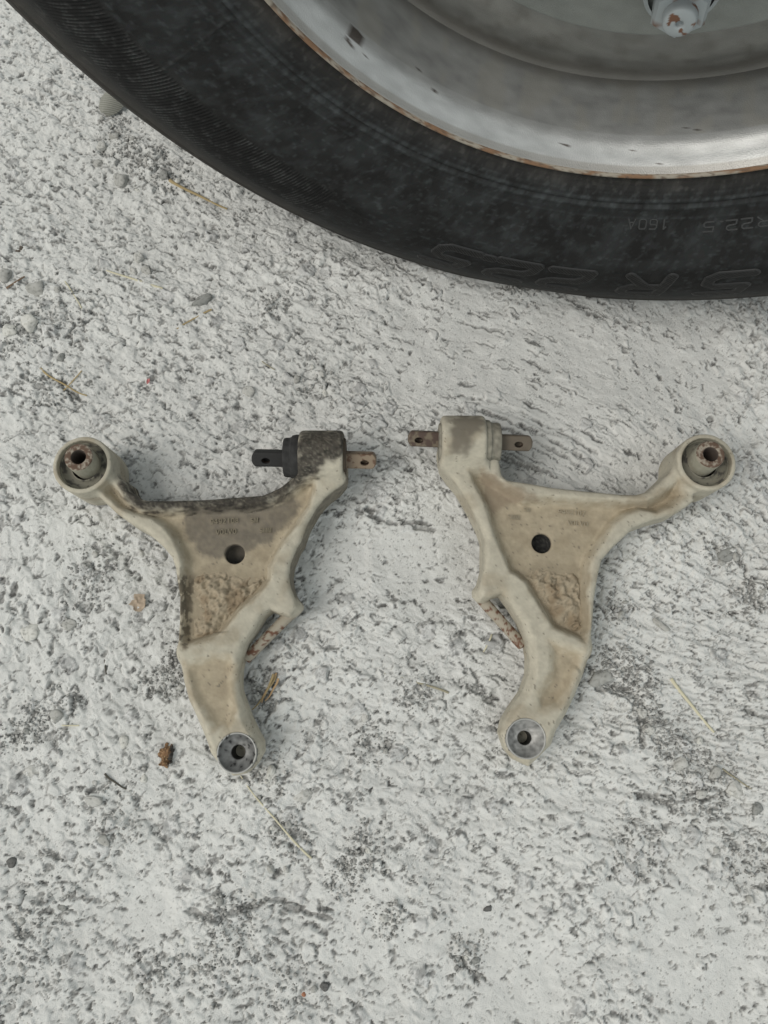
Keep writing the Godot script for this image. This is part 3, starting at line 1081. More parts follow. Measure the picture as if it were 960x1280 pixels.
	var bar := part("bushing_bar", nets(bf, bnx, bny, bny, Vector3(blo.x, -13.0, -13.0), bc, func(p: Vector3, _n: Vector3) -> Color:
		var k := n_arm2.get_noise_3d(p.x, p.y, p.z)
		var w := n_arm1.get_noise_3d(p.x, p.y, p.z)
		var c := Color(0.022, 0.022, 0.021)
		var pit := absf(p.y) < 3.0 and (absf(p.x - holes[0]) < 4.2 or absf(p.x - holes[1]) < 4.2)
		if dirt < 0.5:
			c = Color(0.085, 0.058, 0.045).lerp(Color(0.17, 0.14, 0.10), smoothstep(-0.1, 0.3, k))
			if p.x > hx0:
				c = Color(0.13, 0.108, 0.082) * (1.0 + w * 0.3)
		elif p.x > hx0:
			c = Color(0.25, 0.195, 0.14).lerp(Color(0.13, 0.075, 0.05), smoothstep(0.12, 0.35, k + w * 0.4))
		if pit and _n.dot(Vector3(0, cos(turn), sin(turn))) < 0.75 and Vector2(p.y, p.z).length() < 4.6:
			c = Color(0.05, 0.03, 0.022)
		c.a = 1.0
		return c), grain_mat(Color.WHITE, 0.75, 0.0, 0.02, 0.5, 63), root)
	bar.position = Vector3(0, 28.0, hz) * 0.001
	bar.rotation.y = skew

	# ball joint socket: a grey metal cup with a bored hole
	var cup_prof := fine_profile("17.4,9 17.4,32.5 16.9,33.3 16.0,32.9 14.5,30.5 11.5,27.4 8.5,25.6 6.6,25.0 6.0,24.2 5.9,20 5.9,6 0.2,5.8", 0.001, 1)
	part("ball_joint_cup", lathe(cup_prof, 72, "y", Vector3(cup.x, 0, cup.y) * 0.001, func(r, y, a, _i):
		var px: float = sin(a) * r * 1000.0
		var pz: float = cos(a) * r * 1000.0
		var k: float = n_arm2.get_noise_3d(px, 0, pz + g["cup_seed"])
		var w: float = n_arm3.get_noise_3d(px * 0.7, 3.0, pz + g["cup_seed"])
		var c := (Color(0.185, 0.187, 0.183) if dirt > 0.5 else Color(0.33, 0.33, 0.32)) * (1.0 + k * 0.6 + w * 0.35)
		if r > 0.0161 and y > 0.030:
			c = Color(0.42, 0.42, 0.40)
		if k < -0.36 and r > 0.008 and dirt > 0.5:
			c = Color(0.035, 0.035, 0.033)
		if r < 0.0061:
			c = Color(0.05, 0.05, 0.05)
		c.a = 1.0
		return c), grain_mat(Color.WHITE, 0.5, 0.35, 0.02, 0.35, 64), root)

	# rod half hidden beneath the waist
	var rod := g["rod"] as Array
	var ra := Vector3(rod[0].x, 9.0, rod[0].y)
	var rb := Vector3(rod[1].x, 8.0, rod[1].y)
	var ln := ra.distance_to(rb)
	var rod_o := part("rusty_rod", lathe(fine_profile("0.2,0 5.2,0 5.6,1 5.2,5 5.4,9 5.1,%f 5.2,%f 4.6,%f 0.2,%f" % [ln * 0.5, ln - 2.0, ln, ln], 0.0015, 1), 24, "y", Vector3.ZERO, func(r, y, a, _i):
		var k: float = n_arm2.get_noise_3d(sin(a) * r * 1000.0, y * 1000.0, cos(a) * r * 1000.0 + g["cup_seed"])
		var c := Color(0.36, 0.325, 0.26).lerp(Color(0.15, 0.075, 0.05), smoothstep(0.14, 0.26, k))
		c.a = 1.0
		return c), soft, root)
	var up := (rb - ra).normalized()
	var side := up.cross(Vector3.UP).normalized()
	rod_o.transform = Transform3D(Basis(side, up, side.cross(up)), ra * 0.001)

	# dried mud caked in the hollow of the web
	var mlo := Vector2(1e9, 1e9)
	var mhi := Vector2(-1e9, -1e9)
	for p in mud:
		mlo = mlo.min(p)
		mhi = mhi.max(p)
	mlo -= Vector2(4, 4)
	mhi += Vector2(4, 4)
	var ms := 0.9
	var mx := int((mhi.x - mlo.x) / ms) + 1
	var mz := int((mhi.y - mlo.y) / ms) + 1
	var mv := PackedVector3Array()
	var mc := PackedColorArray()
	var mi := PackedInt32Array()
	var keep := PackedByteArray()
	for j in mz:
		for i in mx:
			var p := mlo + Vector2(i, j) * ms
			var a := n_arm1.get_noise_2d(p.x * 1.3, p.y * 1.3 + 70.0)
			var b := n_arm2.get_noise_2d(p.x, p.y + 70.0)
			var f := n_arm3.get_noise_2d(p.x, p.y)
			var d := -(poly_dist(p, mud) + a * 7.0 + b * 3.0)
			var cl := n_clod.get_noise_2d(p.x + a * 6.0, p.y + b * 6.0) + 1.0
			var low_end := smoothstep(mhi.y - 34.0, mhi.y - 70.0, p.y)
			var h := smoothstep(0.0, 6.0, d) * 1.4 + smoothstep(0.0, 20.0, d) * 5.4 * (1.0 - low_end * 0.55)
			h += (a * 6.0 + b * 1.0) * smoothstep(0.0, 9.0, d) + f * 0.35 + maxf(0.0, 0.6 - cl) * 4.2 * smoothstep(2.0, 9.0, d)
			# shrinkage cracks
			var cr := absf(n_arm1.get_noise_2d(p.x * 0.9 + 31.0, p.y * 0.9))
			h -= (1.0 - smoothstep(0.0, 0.05, cr)) * 1.6 * smoothstep(0.5, 4.0, d)
			mv.append(Vector3(p.x, 19.3 + h if d > -1.0 else 17.0, p.y) * 0.001)
			var c := Color(0.36, 0.305, 0.222) * (1.0 + f * 0.16 + b * 0.12)
			c = c.lerp(Color(0.235, 0.178, 0.115), smoothstep(0.0, 0.40, n_arm1.get_noise_2d(p.x * 0.55 - 60.0, p.y * 0.55)) * 0.7)
			c = Color(0.40, 0.345, 0.25).lerp(c, smoothstep(-0.5, 5.0, d))
			c.a = 1.0
			mc.append(c)
			keep.append(1 if d > -1.2 else 0)
	for j in mz - 1:
		for i in mx - 1:
			var a := j * mx + i
			if keep[a] + keep[a + 1] + keep[a + mx] + keep[a + mx + 1] == 4:
				mi.append_array([a, a + 1, a + mx, a + 1, a + mx + 1, a + mx])
	part("dried_mud", mesh_of(mv, mi, normals_of(mv, mi), mc), soft, root)

	# cast lettering
	var font := SystemFont.new()
	font.font_names = PackedStringArray(["Droid Sans Mono"])
	var letter_mat := grain_mat(g["ink"], 0.9, 0.0, 0.03, 0.4, 61, false)
	for t in g["text"]:
		var tm := TextMesh.new()
		tm.text = t[0]
		tm.font = font
		tm.font_size = 24
		tm.pixel_size = t[3] * 0.001 / 17.0
		tm.depth = 0.0014
		tm.curve_step = 1.0
		tm.horizontal_alignment = HORIZONTAL_ALIGNMENT_CENTER
		tm.vertical_alignment = VERTICAL_ALIGNMENT_CENTER
		var o := part("cast_lettering", tm, letter_mat, root)
		o.position = Vector3(t[1], 20.75, t[2]) * 0.001
		o.basis = Basis(Vector3.UP, t[4]) * Basis(Vector3.RIGHT, -PI / 2)

func build_arms() -> void:
	n_arm1 = noise(71, 15.0, 2)
	n_arm2 = noise(72, 7.0, 3)
	n_arm3 = noise(73, 3.4, 2)
	n_clod = cells(74, 13.0, false)
	n_smear = noise(75, 44.0, 3)
	var a := thing("control_arm", "dusty metal control arm with black oily upper edge and dark stained web", "control arm", "suspension control arms")
	a.position = Vector3(-0.1276, 0.004, 0.0212)
	a.rotation.x = deg_to_rad(3.2)
	build_arm(a, ARM_A, {"ring": Vector2(-152.0, -256.6), "hole": Vector2(-11.3, -176.3), "cup": Vector2(0, 0), "hx": Vector2(48.0, 90.0), "hz": -267.2, "rid0": Vector2(-51, -85.5), "rid1": Vector2(-15.2, -98.9), "boss": Vector2(45.5, -126.7), "rod": [Vector2(40, -121), Vector2(0, -80)], "step": Vector2(42.0, 54.0), "rubber": Vector2(33.0, 92.0), "bar": Vector2(3.0, 120.5), "turn": 0.62, "skew": -0.022, "bar_holes": [16.5, 109.5], "tilt": Vector2(1.0, 0), "cup_seed": 0.0, "ink": Color(0.56, 0.53, 0.46), "text": [["9492108", -34.0 + 12.0, -207.4, 4.6, 0.05], ["SM", 6.0, -208.0, 4.6, 0.05], ["VOLVO", -20.0, -197.2, 4.6, 0.05], ["SMM", 16.5, -198.5, 4.6, 0.03]]}, 1.0)
	var b := thing("control_arm", "evenly tan dusted control arm with pale housing and brown drilled bar", "control arm", "suspension control arms")
	b.position = Vector3(0.1236, 0.004, 0.0093)
	b.rotation.x = deg_to_rad(3.2)
	build_arm(b, ARM_B, {"ring": Vector2(175.8, -247.5), "hole": Vector2(23.8, -174.7), "cup": Vector2(0, 0), "hx": Vector2(-70.0, -28.0), "hz": -270.3, "rid0": Vector2(24.5, -92.0), "rid1": Vector2(55.7, -78.5), "boss": Vector2(-35.0, -126.7), "rod": [Vector2(-33.0, -124.0), Vector2(5.0, -80.0)], "step": Vector2(-40.0, -24.5), "rubber": Vector2(-72.0, -13.5), "bar": Vector2(-101.0, 17.0), "turn": 0.42, "skew": -0.045, "bar_holes": [-90.5, 3.9], "tilt": Vector2(-1.0, 0), "cup_seed": 50.0, "ink": Color(0.66, 0.625, 0.55), "text": [["9492107", 53.0, -204.0, 4.4, -0.08], ["SM", 11.0, -206.5, 4.2, -0.06], ["VOLVO", 58.0, -193.4, 4.6, -0.08], ["SMM", -2.0, -199.5, 4.6, -0.06]]}, 0.0)

# ------------------------------------------------------------------ small things lying about
func mm_at(x: float, z: float, lift := 0.0) -> Vector3:     # millimetres -> a point on the ground
	return Vector3(x * 0.001, ground_at(x, z).a * 0.001 + lift * 0.001, z * 0.001)

# a pebble of half sizes 1: a ball cut by a few planes and roughened
func pebble_mesh(rng: RandomNumberGenerator, cuts: int, nu: int, nv: int) -> ArrayMesh:
	var planes := []
	for k in cuts:
		var d := Vector3(rng.randfn(), rng.randfn(), rng.randfn()).normalized()
		planes.append([d, rng.randf_range(0.55, 0.85)])
	var sd := rng.randf() * 100.0
	var v := PackedVector3Array()
	var col := PackedColorArray()
	var idx := PackedInt32Array()
	for j in nv + 1:
		for i in nu + 1:
			var th := PI * j / nv
			var ph := TAU * i / nu
			var d := Vector3(sin(th) * cos(ph), cos(th), sin(th) * sin(ph))
			var r := 1.0
			for p in planes:
				var dn: float = d.dot(p[0])
				if dn > 0.15:
					r = smin(r, p[1] / dn, 0.05)
			var k := n_arm1.get_noise_3d(d.x * 14.0 + sd, d.y * 14.0, d.z * 14.0)
			r *= 1.0 + k * 0.14 + n_arm3.get_noise_3d(d.x * 9.0 + sd, d.y * 9.0, d.z * 9.0) * 0.06
			v.append(d * r)
			var t := 1.0 + n_arm2.get_noise_3d(d.x * 11.0 + sd, d.y * 11.0, d.z * 11.0) * 0.5 - smoothstep(0.25, 0.4, n_arm3.get_noise_3d(d.x * 8.0 - sd, d.y * 8.0, d.z * 8.0)) * 0.35
			col.append(Color(t, t, t * 0.985))
	var w := nu + 1
	for j in nv:
		for i in nu:
			var a := j * w + i
			idx.append_array([a, a + 1, a + w, a + 1, a + w + 1, a + w])
	return mesh_of(v, idx, normals_of(v, idx), col)

func stone(label: String, category: String, x: float, z: float, w: float, d: float, tall: float, turn: float, mesh: Mesh, mat: Material, called := "stone", group := "") -> void:
	var o := part(called, mesh, mat, self)
	o.transform = Transform3D(Basis(Vector3.UP, turn) * Basis.from_scale(Vector3(w * 0.5, tall * 0.5, d * 0.5) * 0.001), mm_at(x, z, tall * 0.02))
	tag(o, label, category, group)

func tube(path: PackedVector3Array, r0: float, r1: float, sides: int, flat: float) -> ArrayMesh:
	var v := PackedVector3Array()
	var idx := PackedInt32Array()
	var n := path.size()
	for k in n:
		var t := (path[mini(k + 1, n - 1)] - path[maxi(k - 1, 0)]).normalized()
		var side := t.cross(Vector3.UP).normalized()
		var up := side.cross(t)
		var r := lerpf(r0, r1, float(k) / (n - 1))
		for i in sides + 1:
			var a := TAU * i / sides
			v.append(path[k] + (side * cos(a) + up * sin(a) * flat) * r)
	var w := sides + 1
	for k in n - 1:
		for i in sides:
			var a := k * w + i
			idx.append_array([a, a + 1, a + w, a + 1, a + w + 1, a + w])
	for k in [0, n - 1]:            # close both ends
		var c := v.size()
		v.append(path[k])
		for i in sides:
			if k == 0:
				idx.append_array([c, k * w + i + 1, k * w + i])
			else:
				idx.append_array([c, k * w + i, k * w + i + 1])
	return mesh_of(v, idx, normals_of(v, idx))

# a stalk lying from one place to another, resting on the high spots between
func stalk_path(x0: float, z0: float, x1: float, z1: float, bend: float, lift: float) -> PackedVector3Array:
	var out := PackedVector3Array()
	var across := Vector2(-(z1 - z0), x1 - x0).normalized()
	var y0 := mm_at(x0, z0).y
	var y1 := mm_at(x1, z1).y
	var rest := 0.0
	for k in 11:
		var t := k / 10.0
		var p := Vector2(lerpf(x0, x1, t), lerpf(z0, z1, t)) + across * bend * 4.0 * t * (1.0 - t)
		rest = maxf(rest, mm_at(p.x, p.y).y - lerpf(y0, y1, t) - 0.0012)
	for k in 15:
		var t := k / 14.0
		var p := Vector2(lerpf(x0, x1, t), lerpf(z0, z1, t)) + across * bend * (4.0 * t * (1.0 - t) + 0.25 * sin(t * 9.0))
		out.append(Vector3(p.x * 0.001, lerpf(y0, y1, t) + rest * minf(1.0, 5.0 * t * (1.0 - t) + 0.15) + lift * 0.001, p.y * 0.001))
	return out

func straw(called: String, label: String, category: String, a: Array, r0: float, r1: float, bend: float, mat: Material, group := "") -> void:
	var o := part(called, tube(stalk_path(a[0], a[1], a[2], a[3], bend, r0 * 600.0), r0, r1, 7, 0.65), mat, self)
	tag(o, label, category, group)

func plain(col: Color, rough := 0.85) -> StandardMaterial3D:
	var m := StandardMaterial3D.new()
	m.albedo_color = col
	m.roughness = rough
	return m

func build_litter() -> void:
	var rng := RandomNumberGenerator.new()
	rng.seed = 90210
	var meshes := []
	for k in 9:
		meshes.append(pebble_mesh(rng, 9 + k % 4, 26, 16))
	var tones := []
	for c in [Color(0.82, 0.82, 0.80), Color(0.76, 0.76, 0.745), Color(0.69, 0.69, 0.675), Color(0.58, 0.585, 0.575), Color(0.40, 0.40, 0.395), Color(0.36, 0.33, 0.30), Color(0.66, 0.46, 0.36)]:
		tones.append(grain_mat(c, 0.92, 0.0, 0.02, 0.6, 81))
	# x, z, width, depth, height, turn, tone, label
	var listed := [
		[-374, -452, 21, 22, 13, 0.5, 2, "grey angular stone beside the brown twig near the left edge"],
		[-411, -468, 19, 21, 12, 1.1, 2, "grey stone cut off by the left edge beside the twig"],
		[-269, -493, 13, 14, 11, 0.0, 1, "round pale pebble just above the middle of the upper left straw"],
		[-273, -476, 11, 16, 10, 0.2, 1, "upright oval pebble touching the upper left straw"],
		[-258, -476, 12, 14, 9, 0.8, 2, "grey pebble right of the oval pebble by the upper left straw"],
		[-373, -408, 21, 23, 10, 0.3, 0, "whitish flat lump below the grey angular stone at left"],
		[-394, -401, 19, 16, 9, 1.0, 0, "whitish lump at the left edge beside a bigger whitish lump"],
		[-195, -438, 26, 12, 9, 0.6, 3, "blue grey slanting flat stone beside a short tan stalk"],
		[-103, 43, 10, 17, 9, -0.2, 0, "pale drop shaped stone just below the left arm's ball joint"],
		[263, -92, 21, 10, 8, -0.65, 2, "smooth grey oval pebble right of the right arm's lower half"],
		[201, -42, 27, 19, 10, 0.1, 2, "broad flat grey stone touching the right arm's lower edge"],
		[237, -11, 12, 11, 9, 0.4, 1, "upper of two stacked pebbles right of the right arm's tip"],
		[242, 4, 12, 12, 9, 1.2, 1, "lower of two stacked pebbles right of the right arm's tip"],
		[334, -160, 26, 14, 9, 0.5, 3, "bluish slab of stone below the right arm's ring bushing"],
		[-300, -8, 15, 13, 9, 0.2, 2, "grey pebble beside the tiny pale straw at left"],
		[-319, 41, 21, 13, 9, 0.1, 1, "pale oblong stone low at the left edge, below the tiny straw"],
		[-260, 65, 19, 10, 8, -0.1, 1, "flat pale stone below the grey curved twig at left"],
		[-238, 15, 10, 12, 7, 0.3, 0, "white pebble left of the brown crumbly lump"],
		[90, 154, 9, 7, 5, 0.5, 4, "dark grey chip alone in the lower middle right"],
		[78, 195, 10, 9, 7, 0.1, 3, "squarish grey pebble in the dark hollow at bottom right of centre"],
		[-51, 214, 9, 8, 6, 0.4, 4, "dark wedge shaped chip at the bottom right of the orange crumb"],
		[-281, 153, 10, 9, 7, 0.8, 3, "bluish grey pebble in the gritty hollow at lower left"],
		[-329, 117, 12, 9, 7, 0.2, 4, "dark grey pebble at the left edge above the gritty hollow"],
		[-190, 205, 11, 8, 6, 0.4, 3, "grey chip in the bottom left hollow right of pale crust"],
		[318, 56, 21, 16, 10, 0.3, 1, "rounded pale stone under the thin twig at right edge"],
		[300, 42, 15, 10, 8, 0.9, 2, "grey stone left of the thin twig at right edge"],
		[285, 60, 13, 8, 7, 0.1, 1, "small whitish stone left of the rounded stone by the right twig"],
		[-309, -650, 13, 11, 9, 0.3, 2, "grey pebble right below the ribbed scrap by the tyre"],
		[-288, -646, 11, 11, 8, 0.9, 2, "second grey pebble below the ribbed scrap, nearest the tyre"],
		[-322, -634, 14, 13, 9, 1.3, 1, "pale pebble below and left of the pebbles by the ribbed scrap"],
		[-297, -592, 19, 22, 11, 0.2, 2, "big grey stone left of the thick tan stalk by the tyre"],
		[-247, -595, 13, 12, 9, 0.5, 3, "bluish pebble at the upper end of the thick tan stalk"],
		[-401, -501, 11, 17, 6, -0.4, 5, "dark brown chip at the left edge above the angular stone"],
		[-72, 61, 22, 12, 9, 0.35, 1, "long pale stone right of the long thin straw"],
		[-141, -334, 15, 13, 8, 0.2, 1, "pale round stone in the grey patch above the left arm"],
		[-91, -347, 9, 9, 7, 0.2, 2, "little round stone above the left arm's black bushing"],
		[269, 35, 17, 15, 8, 0.7, 1, "pale stone midway between the stacked pebbles and the right twig"],
		[333, 72, 12, 13, 8, 0.2, 3, "grey tilted stone at the right edge below the twig"],
		[-301, -93, 18, 13, 9, 0.2, 2, "grey stone half sunk well left of the left arm's waist"],
		[-336, -85, 22, 18, 8, 0.5, 0, "broad whitish lump at the left edge level with the arms' waists"],
		[-248, 101, 15, 14, 8, 0.9, 2, "grey stone below the flat pale stone at lower left"],
		[-323, -612, 13, 12, 8, 0.3, 2, "small grey stone left of the big grey stone by the tyre"],
		[-68, 220, 5, 4, 4, 0.3, 6, "tiny orange crumb near the bottom edge"],
	]
	for k in listed.size():
		var e: Array = listed[k]
		stone(e[7], "crumb" if e[6] == 6 else "stone", e[0], e[1], e[2], e[3], e[4], e[5], meshes[k % 9], tones[e[6]], "crumb" if e[6] == 6 else "stone")
	# loose pebbles and grit in the hollows
	var small := []
	for k in 6:
		small.append(pebble_mesh(rng, 5 + k % 3, 12, 8))
	var made := 0
	var tries := 0
	while made < 70 and tries < 6000:
		tries += 1
		var b := gravel[rng.randi() % gravel.size()]
		var off := Vector2.from_angle(rng.randf() * TAU) * sqrt(rng.randf()) * b.z * 1.15
		var x := b.x + off.x
		var z := b.y + off.y
		var c := ground_at(x, z)
		var w := rng.randf_range(4.0, 8.5)
		if c.r > 0.40 and rng.randf() < 0.75:
			continue
		if under_arm(x, z):
			continue
		made += 1
		var where := "left of the left arm"
		if z < -500.0:
			where = "beside the tyre"
		elif z < -310.0:
			where = "between tyre and left arm" if x < 0.0 else "between tyre and right arm"
		elif z > 125.0:
			where = "along the bottom, on the left" if x < -120.0 else "along the bottom, towards the middle and right"
		elif z > 25.0 and x < 200.0:
			where = "below the left arm's tip" if x > -200.0 else "at lower left"
		elif x > 150.0:
			where = "right of the right arm"
		elif x > -110.0:
			where = "between the two arms"
		stone("small loose pebble in a gritty hollow " + where, "pebble", x, z, w * rng.randf_range(1.0, 1.4), w, w * 0.8, rng.randf() * TAU, small[made % 6], tones[[0, 1, 1, 2, 2, 3][rng.randi() % 6]], "pebble", "loose pebbles " + where)
	var mm := MultiMesh.new()
	mm.transform_format = MultiMesh.TRANSFORM_3D
	mm.use_colors = true
	mm.mesh = pebble_mesh(rng, 6, 7, 5)
	var xf := []
	var cc := []
	tries = 0
	while xf.size() < 7000 and tries < 60000:
		tries += 1
		var b := gravel[rng.randi() % gravel.size()]
		var off := Vector2.from_angle(rng.randf() * TAU) * sqrt(rng.randf()) * b.z * 1.3
		var x := b.x + off.x
		var z := b.y + off.y
		var c := ground_at(x, z)
		if c.r > 0.42 and rng.randf() > blobs(gravel, x, z) * 1.5 - 0.55:
			continue
		if under_arm(x, z):
			continue
		var w := lerpf(0.6, 2.2, pow(rng.randf(), 2.0))
		xf.append(Transform3D(Basis(Vector3(rng.randfn(), rng.randfn(), rng.randfn()).normalized(), rng.randf() * TAU) * Basis.from_scale(Vector3(w, w * rng.randf_range(0.6, 0.9), w * rng.randf_range(0.7, 1.0)) * 0.001), Vector3(x, c.a + w * 0.35, z) * 0.001))
		var t := rng.randf_range(0.22, 0.56)
		cc.append(Color(t, t, t * 0.97))
	mm.instance_count = xf.size()
	for k in xf.size():
		mm.set_instance_transform(k, xf[k])
		mm.set_instance_color(k, cc[k])
	var grit := MultiMeshInstance3D.new()
	grit.name = "grit"
	grit.multimesh = mm
	var gm := plain(Color.WHITE, 0.95)
	gm.vertex_color_use_as_albedo = true
	grit.material_override = gm
	add_child(grit, true)
	grit.set_meta("kind", "stuff")
	grit.set_meta("label", "fine grey grit lying in the hollows of the crusted ground")
	grit.set_meta("category", "grit")

	# straws and twigs
	var pale := plain(Color(0.80, 0.78, 0.68))
	var tan_m := plain(Color(0.66, 0.59, 0.44))
	var grey_m := plain(Color(0.60, 0.58, 0.50))
	var brown := plain(Color(0.45, 0.37, 0.30))
	var dark := plain(Color(0.30, 0.29, 0.26))
	straw("straw", "straight pale straw left of the tyre, the brightest at upper left", "straw", [-306, -478, -238, -453], 0.0008, 0.0013, 1.0, pale)
	straw("straw", "thick tan stalk lying near the tyre edge at upper left", "straw", [-240, -588, -175, -556], 0.0019, 0.0010, 2.0, tan_m)
	straw("straw", "short tan stalk rising to the right beside a blue grey stone", "straw", [-219, -404, -184, -428], 0.0007, 0.0010, -1.0, tan_m)
	straw("straw", "bent tan straw in a brown hollow above the left arm's ring", "straw", [-357, -358, -308, -330], 0.0011, 0.0007, 3.0, tan_m)
	straw("straw", "short tan stub crossing the bent straw above the left ring", "straw", [-332, -334, -315, -356], 0.0007, 0.0006, 0.6, tan_m)
	straw("twig", "brown twig between two stones at the left edge", "twig", [-405, -452, -388, -467], 0.0012, 0.0009, 0.5, brown)
	straw("straw", "thin whitish straw slanting right of the grey angular stone", "straw", [-343, -460, -322, -428], 0.0006, 0.0007, -0.6, pale)
	straw("straw", "thin straw lying between the two arms' lower halves", "straw", [-1, -47, 60, -29], 0.0006, 0.0011, -1.2, grey_m)
	straw("straw", "short pale straw left of the right arm's rod", "straw", [94, -67, 102, -83], 0.0005, 0.0009, 0.4, pale)
	straw("straw", "thick pale straw right of the right arm's lower end", "straw", [268, -42, 304, 6], 0.0017, 0.0011, 0.8, pale)
	straw("twig", "thin grey twig near the right edge below the arms", "twig", [309, 38, 331, 55], 0.0008, 0.0006, 0.5, grey_m)
	straw("straw", "long thin straw running down from the left arm's tip", "straw", [-130, 44, -64, 113], 0.0005, 0.0010, 1.4, pale)
	straw("twig", "dark upright twig left of the left arm's lower half", "twig", [-264, -62, -260, -46], 0.0009, 0.0007, 0.3, dark)
	straw("straw", "tiny level pale straw beside a grey pebble at left", "straw", [-295, 0, -279, 0], 0.0006, 0.0006, 0.2, pale)
	straw("twig", "curved grey twig below the brown crumbly lump", "twig", [-252, 42, -232, 55], 0.0010, 0.0007, 1.2, dark)
	straw("straw", "tiny grey straw above the left arm's black bushing", "straw", [-128, -368, -114, -358], 0.0006, 0.0006, 0.3, grey_m)
	# dry grass tuft beside the left arm
	var tuft := thing("dry_grass_tuft", "small tuft of dry grass with orange tip beside the left arm", "dry grass")
	var tip := plain(Color(0.68, 0.57, 0.43))
	var blades := [[-122, -14, -101, -45, 2.0], [-113, -20, -100, -47, -1.4], [-112, -24, -103, -46, 0.8], [-110, -22, -98, -42, 1.6]]
	for k in blades.size():
		var b: Array = blades[k]
		part("blade", tube(stalk_path(b[0], b[1], b[2], b[3], b[4], 1.5 + k * 0.8), 0.0005, 0.0011, 6, 0.5), tip if k % 2 else tan_m, tuft)
	# brown crumbly lump with a seedy surface
	var n_seed := cells(91, 1.9, false)
	var bc := 0.6
	var bn := Vector3i(30, 24, 40)
	var bf := PackedFloat32Array()
	bf.resize(bn.x * bn.y * bn.z)
	for k in bn.z:
		for j in bn.y:
			for i in bn.x:
				var p := Vector3(i * bc - 9.0, j * bc - 5.0, k * bc - 12.0)
				var e := (Vector3(p.x / 5.0, (p.y - 2.0) / 5.0, p.z / 8.8).length() - 1.0) * 5.0
				bf[(k * bn.y + j) * bn.x + i] = e + n_arm2.get_noise_3d(p.x, p.y, p.z) * 4.2 + n_seed.get_noise_3d(p.x, p.y, p.z) * 1.2 + 0.2
	var lump := part("crumbly_lump", nets(bf, bn.x, bn.y, bn.z, Vector3(-9.0, -5.0, -12.0), bc, func(p: Vector3, _n: Vector3) -> Color:
		var k := n_arm2.get_noise_3d(p.x * 2.0, p.y * 2.0, p.z * 2.0)
		var sd := n_seed.get_noise_3d(p.x, p.y, p.z)
		var c := Color(0.17, 0.095, 0.048) * (1.0 + k * 0.9)
		c = c.lerp(Color(0.50, 0.36, 0.20), smoothstep(-0.55, -0.80, sd) * 0.6)
		if p.x > 2.5:
			c = c.lerp(Color(0.05, 0.045, 0.04), smoothstep(2.0, 4.5, p.x + k * 3.0))
		c.a = 1.0
		return c), plain_vertex(), self)
	lump.position = mm_at(-198, 26, 0.5)
	lump.rotation.y = -0.1
	tag(lump, "rusty brown crumbly lump left of the left arm's tip", "lump")
	# ribbed pale scrap half under the tyre's edge
	var sv := PackedVector3Array()
	var sc := PackedColorArray()
	var si := PackedInt32Array()
	for j in 41:
		for i in 61:
			var a := i / 60.0 * 2.0 - 1.0
			var b := j / 40.0
			var w := 15.0 * sqrt(maxf(0.0, 1.0 - pow(b * 1.02 - 0.35, 2.0) / 0.46))
			var x := a * w + b * b * 3.0
			var z := (b - 0.5) * 30.0
			var dome := maxf(0.0, 1.0 - a * a) * 7.0 * (1.0 - pow(b - 0.4, 2.0) * 1.6)
			var rib := absf(fposmod((a * w * 0.35 + z + a * a * 3.0) / 2.5, 1.0) * 2.0 - 1.0)
			sv.append(Vector3(x, dome + rib * 0.9 - 1.0, z) * 0.001)
			var c := Color(0.17, 0.17, 0.145).lerp(Color(0.34, 0.345, 0.31), rib)
			sc.append(c)
	for j in 40:
		for i in 60:
			var a := j * 61 + i
			si.append_array([a, a + 1, a + 61, a + 1, a + 62, a + 61])
	var scrap := part("ribbed_scrap", mesh_of(sv, si, normals_of(sv, si), sc), plain_vertex(), self)
	scrap.position = mm_at(-317, -692, 1.0)
	scrap.rotation.y = -0.55
	tag(scrap, "pale ribbed shell like scrap half tucked under the tyre edge", "scrap")
	# torn brown leaf and a pink flake
	leaf("brown torn leaf scrap left of the left arm's waist", "leaf", Vector2(-236, -114), 7.0, 8.5, Color(0.66, 0.60, 0.53), 5)
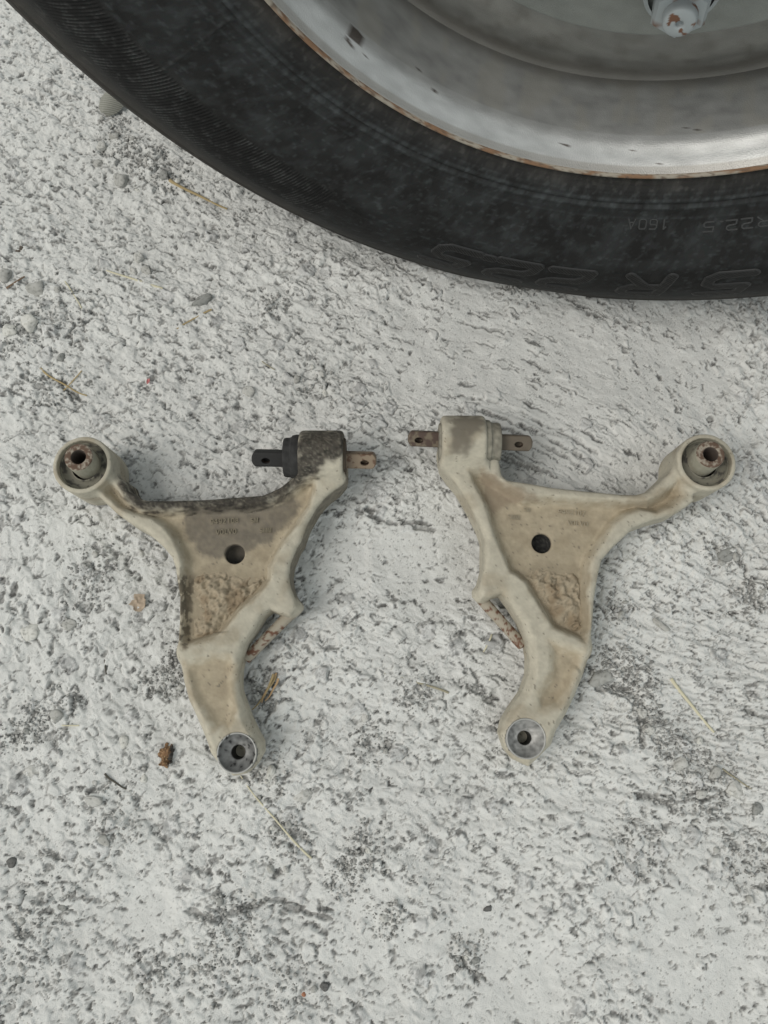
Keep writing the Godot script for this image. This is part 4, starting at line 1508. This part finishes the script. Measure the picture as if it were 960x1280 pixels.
	leaf("tiny pink flake above the left arm's upper edge", "flake", Vector2(-244, -343), 1.8, 3.2, Color(0.72, 0.45, 0.45), 9)

func plain_vertex() -> StandardMaterial3D:
	var m := plain(Color.WHITE, 0.85)
	m.vertex_color_use_as_albedo = true
	return m

func under_arm(x: float, z: float) -> bool:
	var a := Vector2(x + 127.6, z - 21.2)
	var b := Vector2(x - 123.6, z - 9.3)
	return poly_dist(a, pts2(ARM_A["outline"])) < 4.0 or poly_dist(b, pts2(ARM_B["outline"])) < 4.0 or a.distance_to(Vector2(-152, -256)) < 32.0 or b.distance_to(Vector2(176, -247)) < 32.0

func leaf(label: String, called: String, at: Vector2, w: float, d: float, col: Color, seed_: int) -> void:
	var v := PackedVector3Array()
	var c := PackedColorArray()
	var idx := PackedInt32Array()
	var centre := mm_at(at.x, at.y, 2.0)
	for j in 9:
		for i in 25:
			var a := TAU * i / 24.0
			var rim := 1.0 + 0.45 * n_arm1.get_noise_2d(cos(a) * 12.0 + seed_ * 30.0, sin(a) * 12.0) + 0.35 * n_arm2.get_noise_2d(cos(a) * 9.0 + seed_ * 20.0, sin(a) * 9.0)
			var r := j / 8.0 * rim
			var p := Vector3(cos(a) * r * w, 0, sin(a) * r * d)
			p.y = n_arm2.get_noise_2d(p.x * 0.8 + seed_ * 40.0, p.z * 0.8) * w * 0.28 + r * r * 1.0
			v.append(p * 0.001)
			var k := 1.0 + 0.4 * n_arm2.get_noise_2d(p.x * 1.5, p.z * 1.5 + seed_ * 11.0)
			var cc := col.srgb_to_linear() * k
			cc.a = 1.0
			c.append(cc)
	for j in 8:
		for i in 24:
			var a := j * 25 + i
			idx.append_array([a, a + 25, a + 1, a + 1, a + 25, a + 26])
	# a thin sheet with a second face underneath
	var n := v.size()
	for k in n:
		v.append(v[k] - Vector3(0, 0.0004, 0))
		c.append(c[k])
	var m := idx.size()
	for k in range(0, m, 3):
		idx.append_array([idx[k] + n, idx[k + 2] + n, idx[k + 1] + n])
	var o := part(called, mesh_of(v, idx, normals_of(v, idx), c), plain_vertex(), self)
	o.position = centre
	tag(o, label, called)
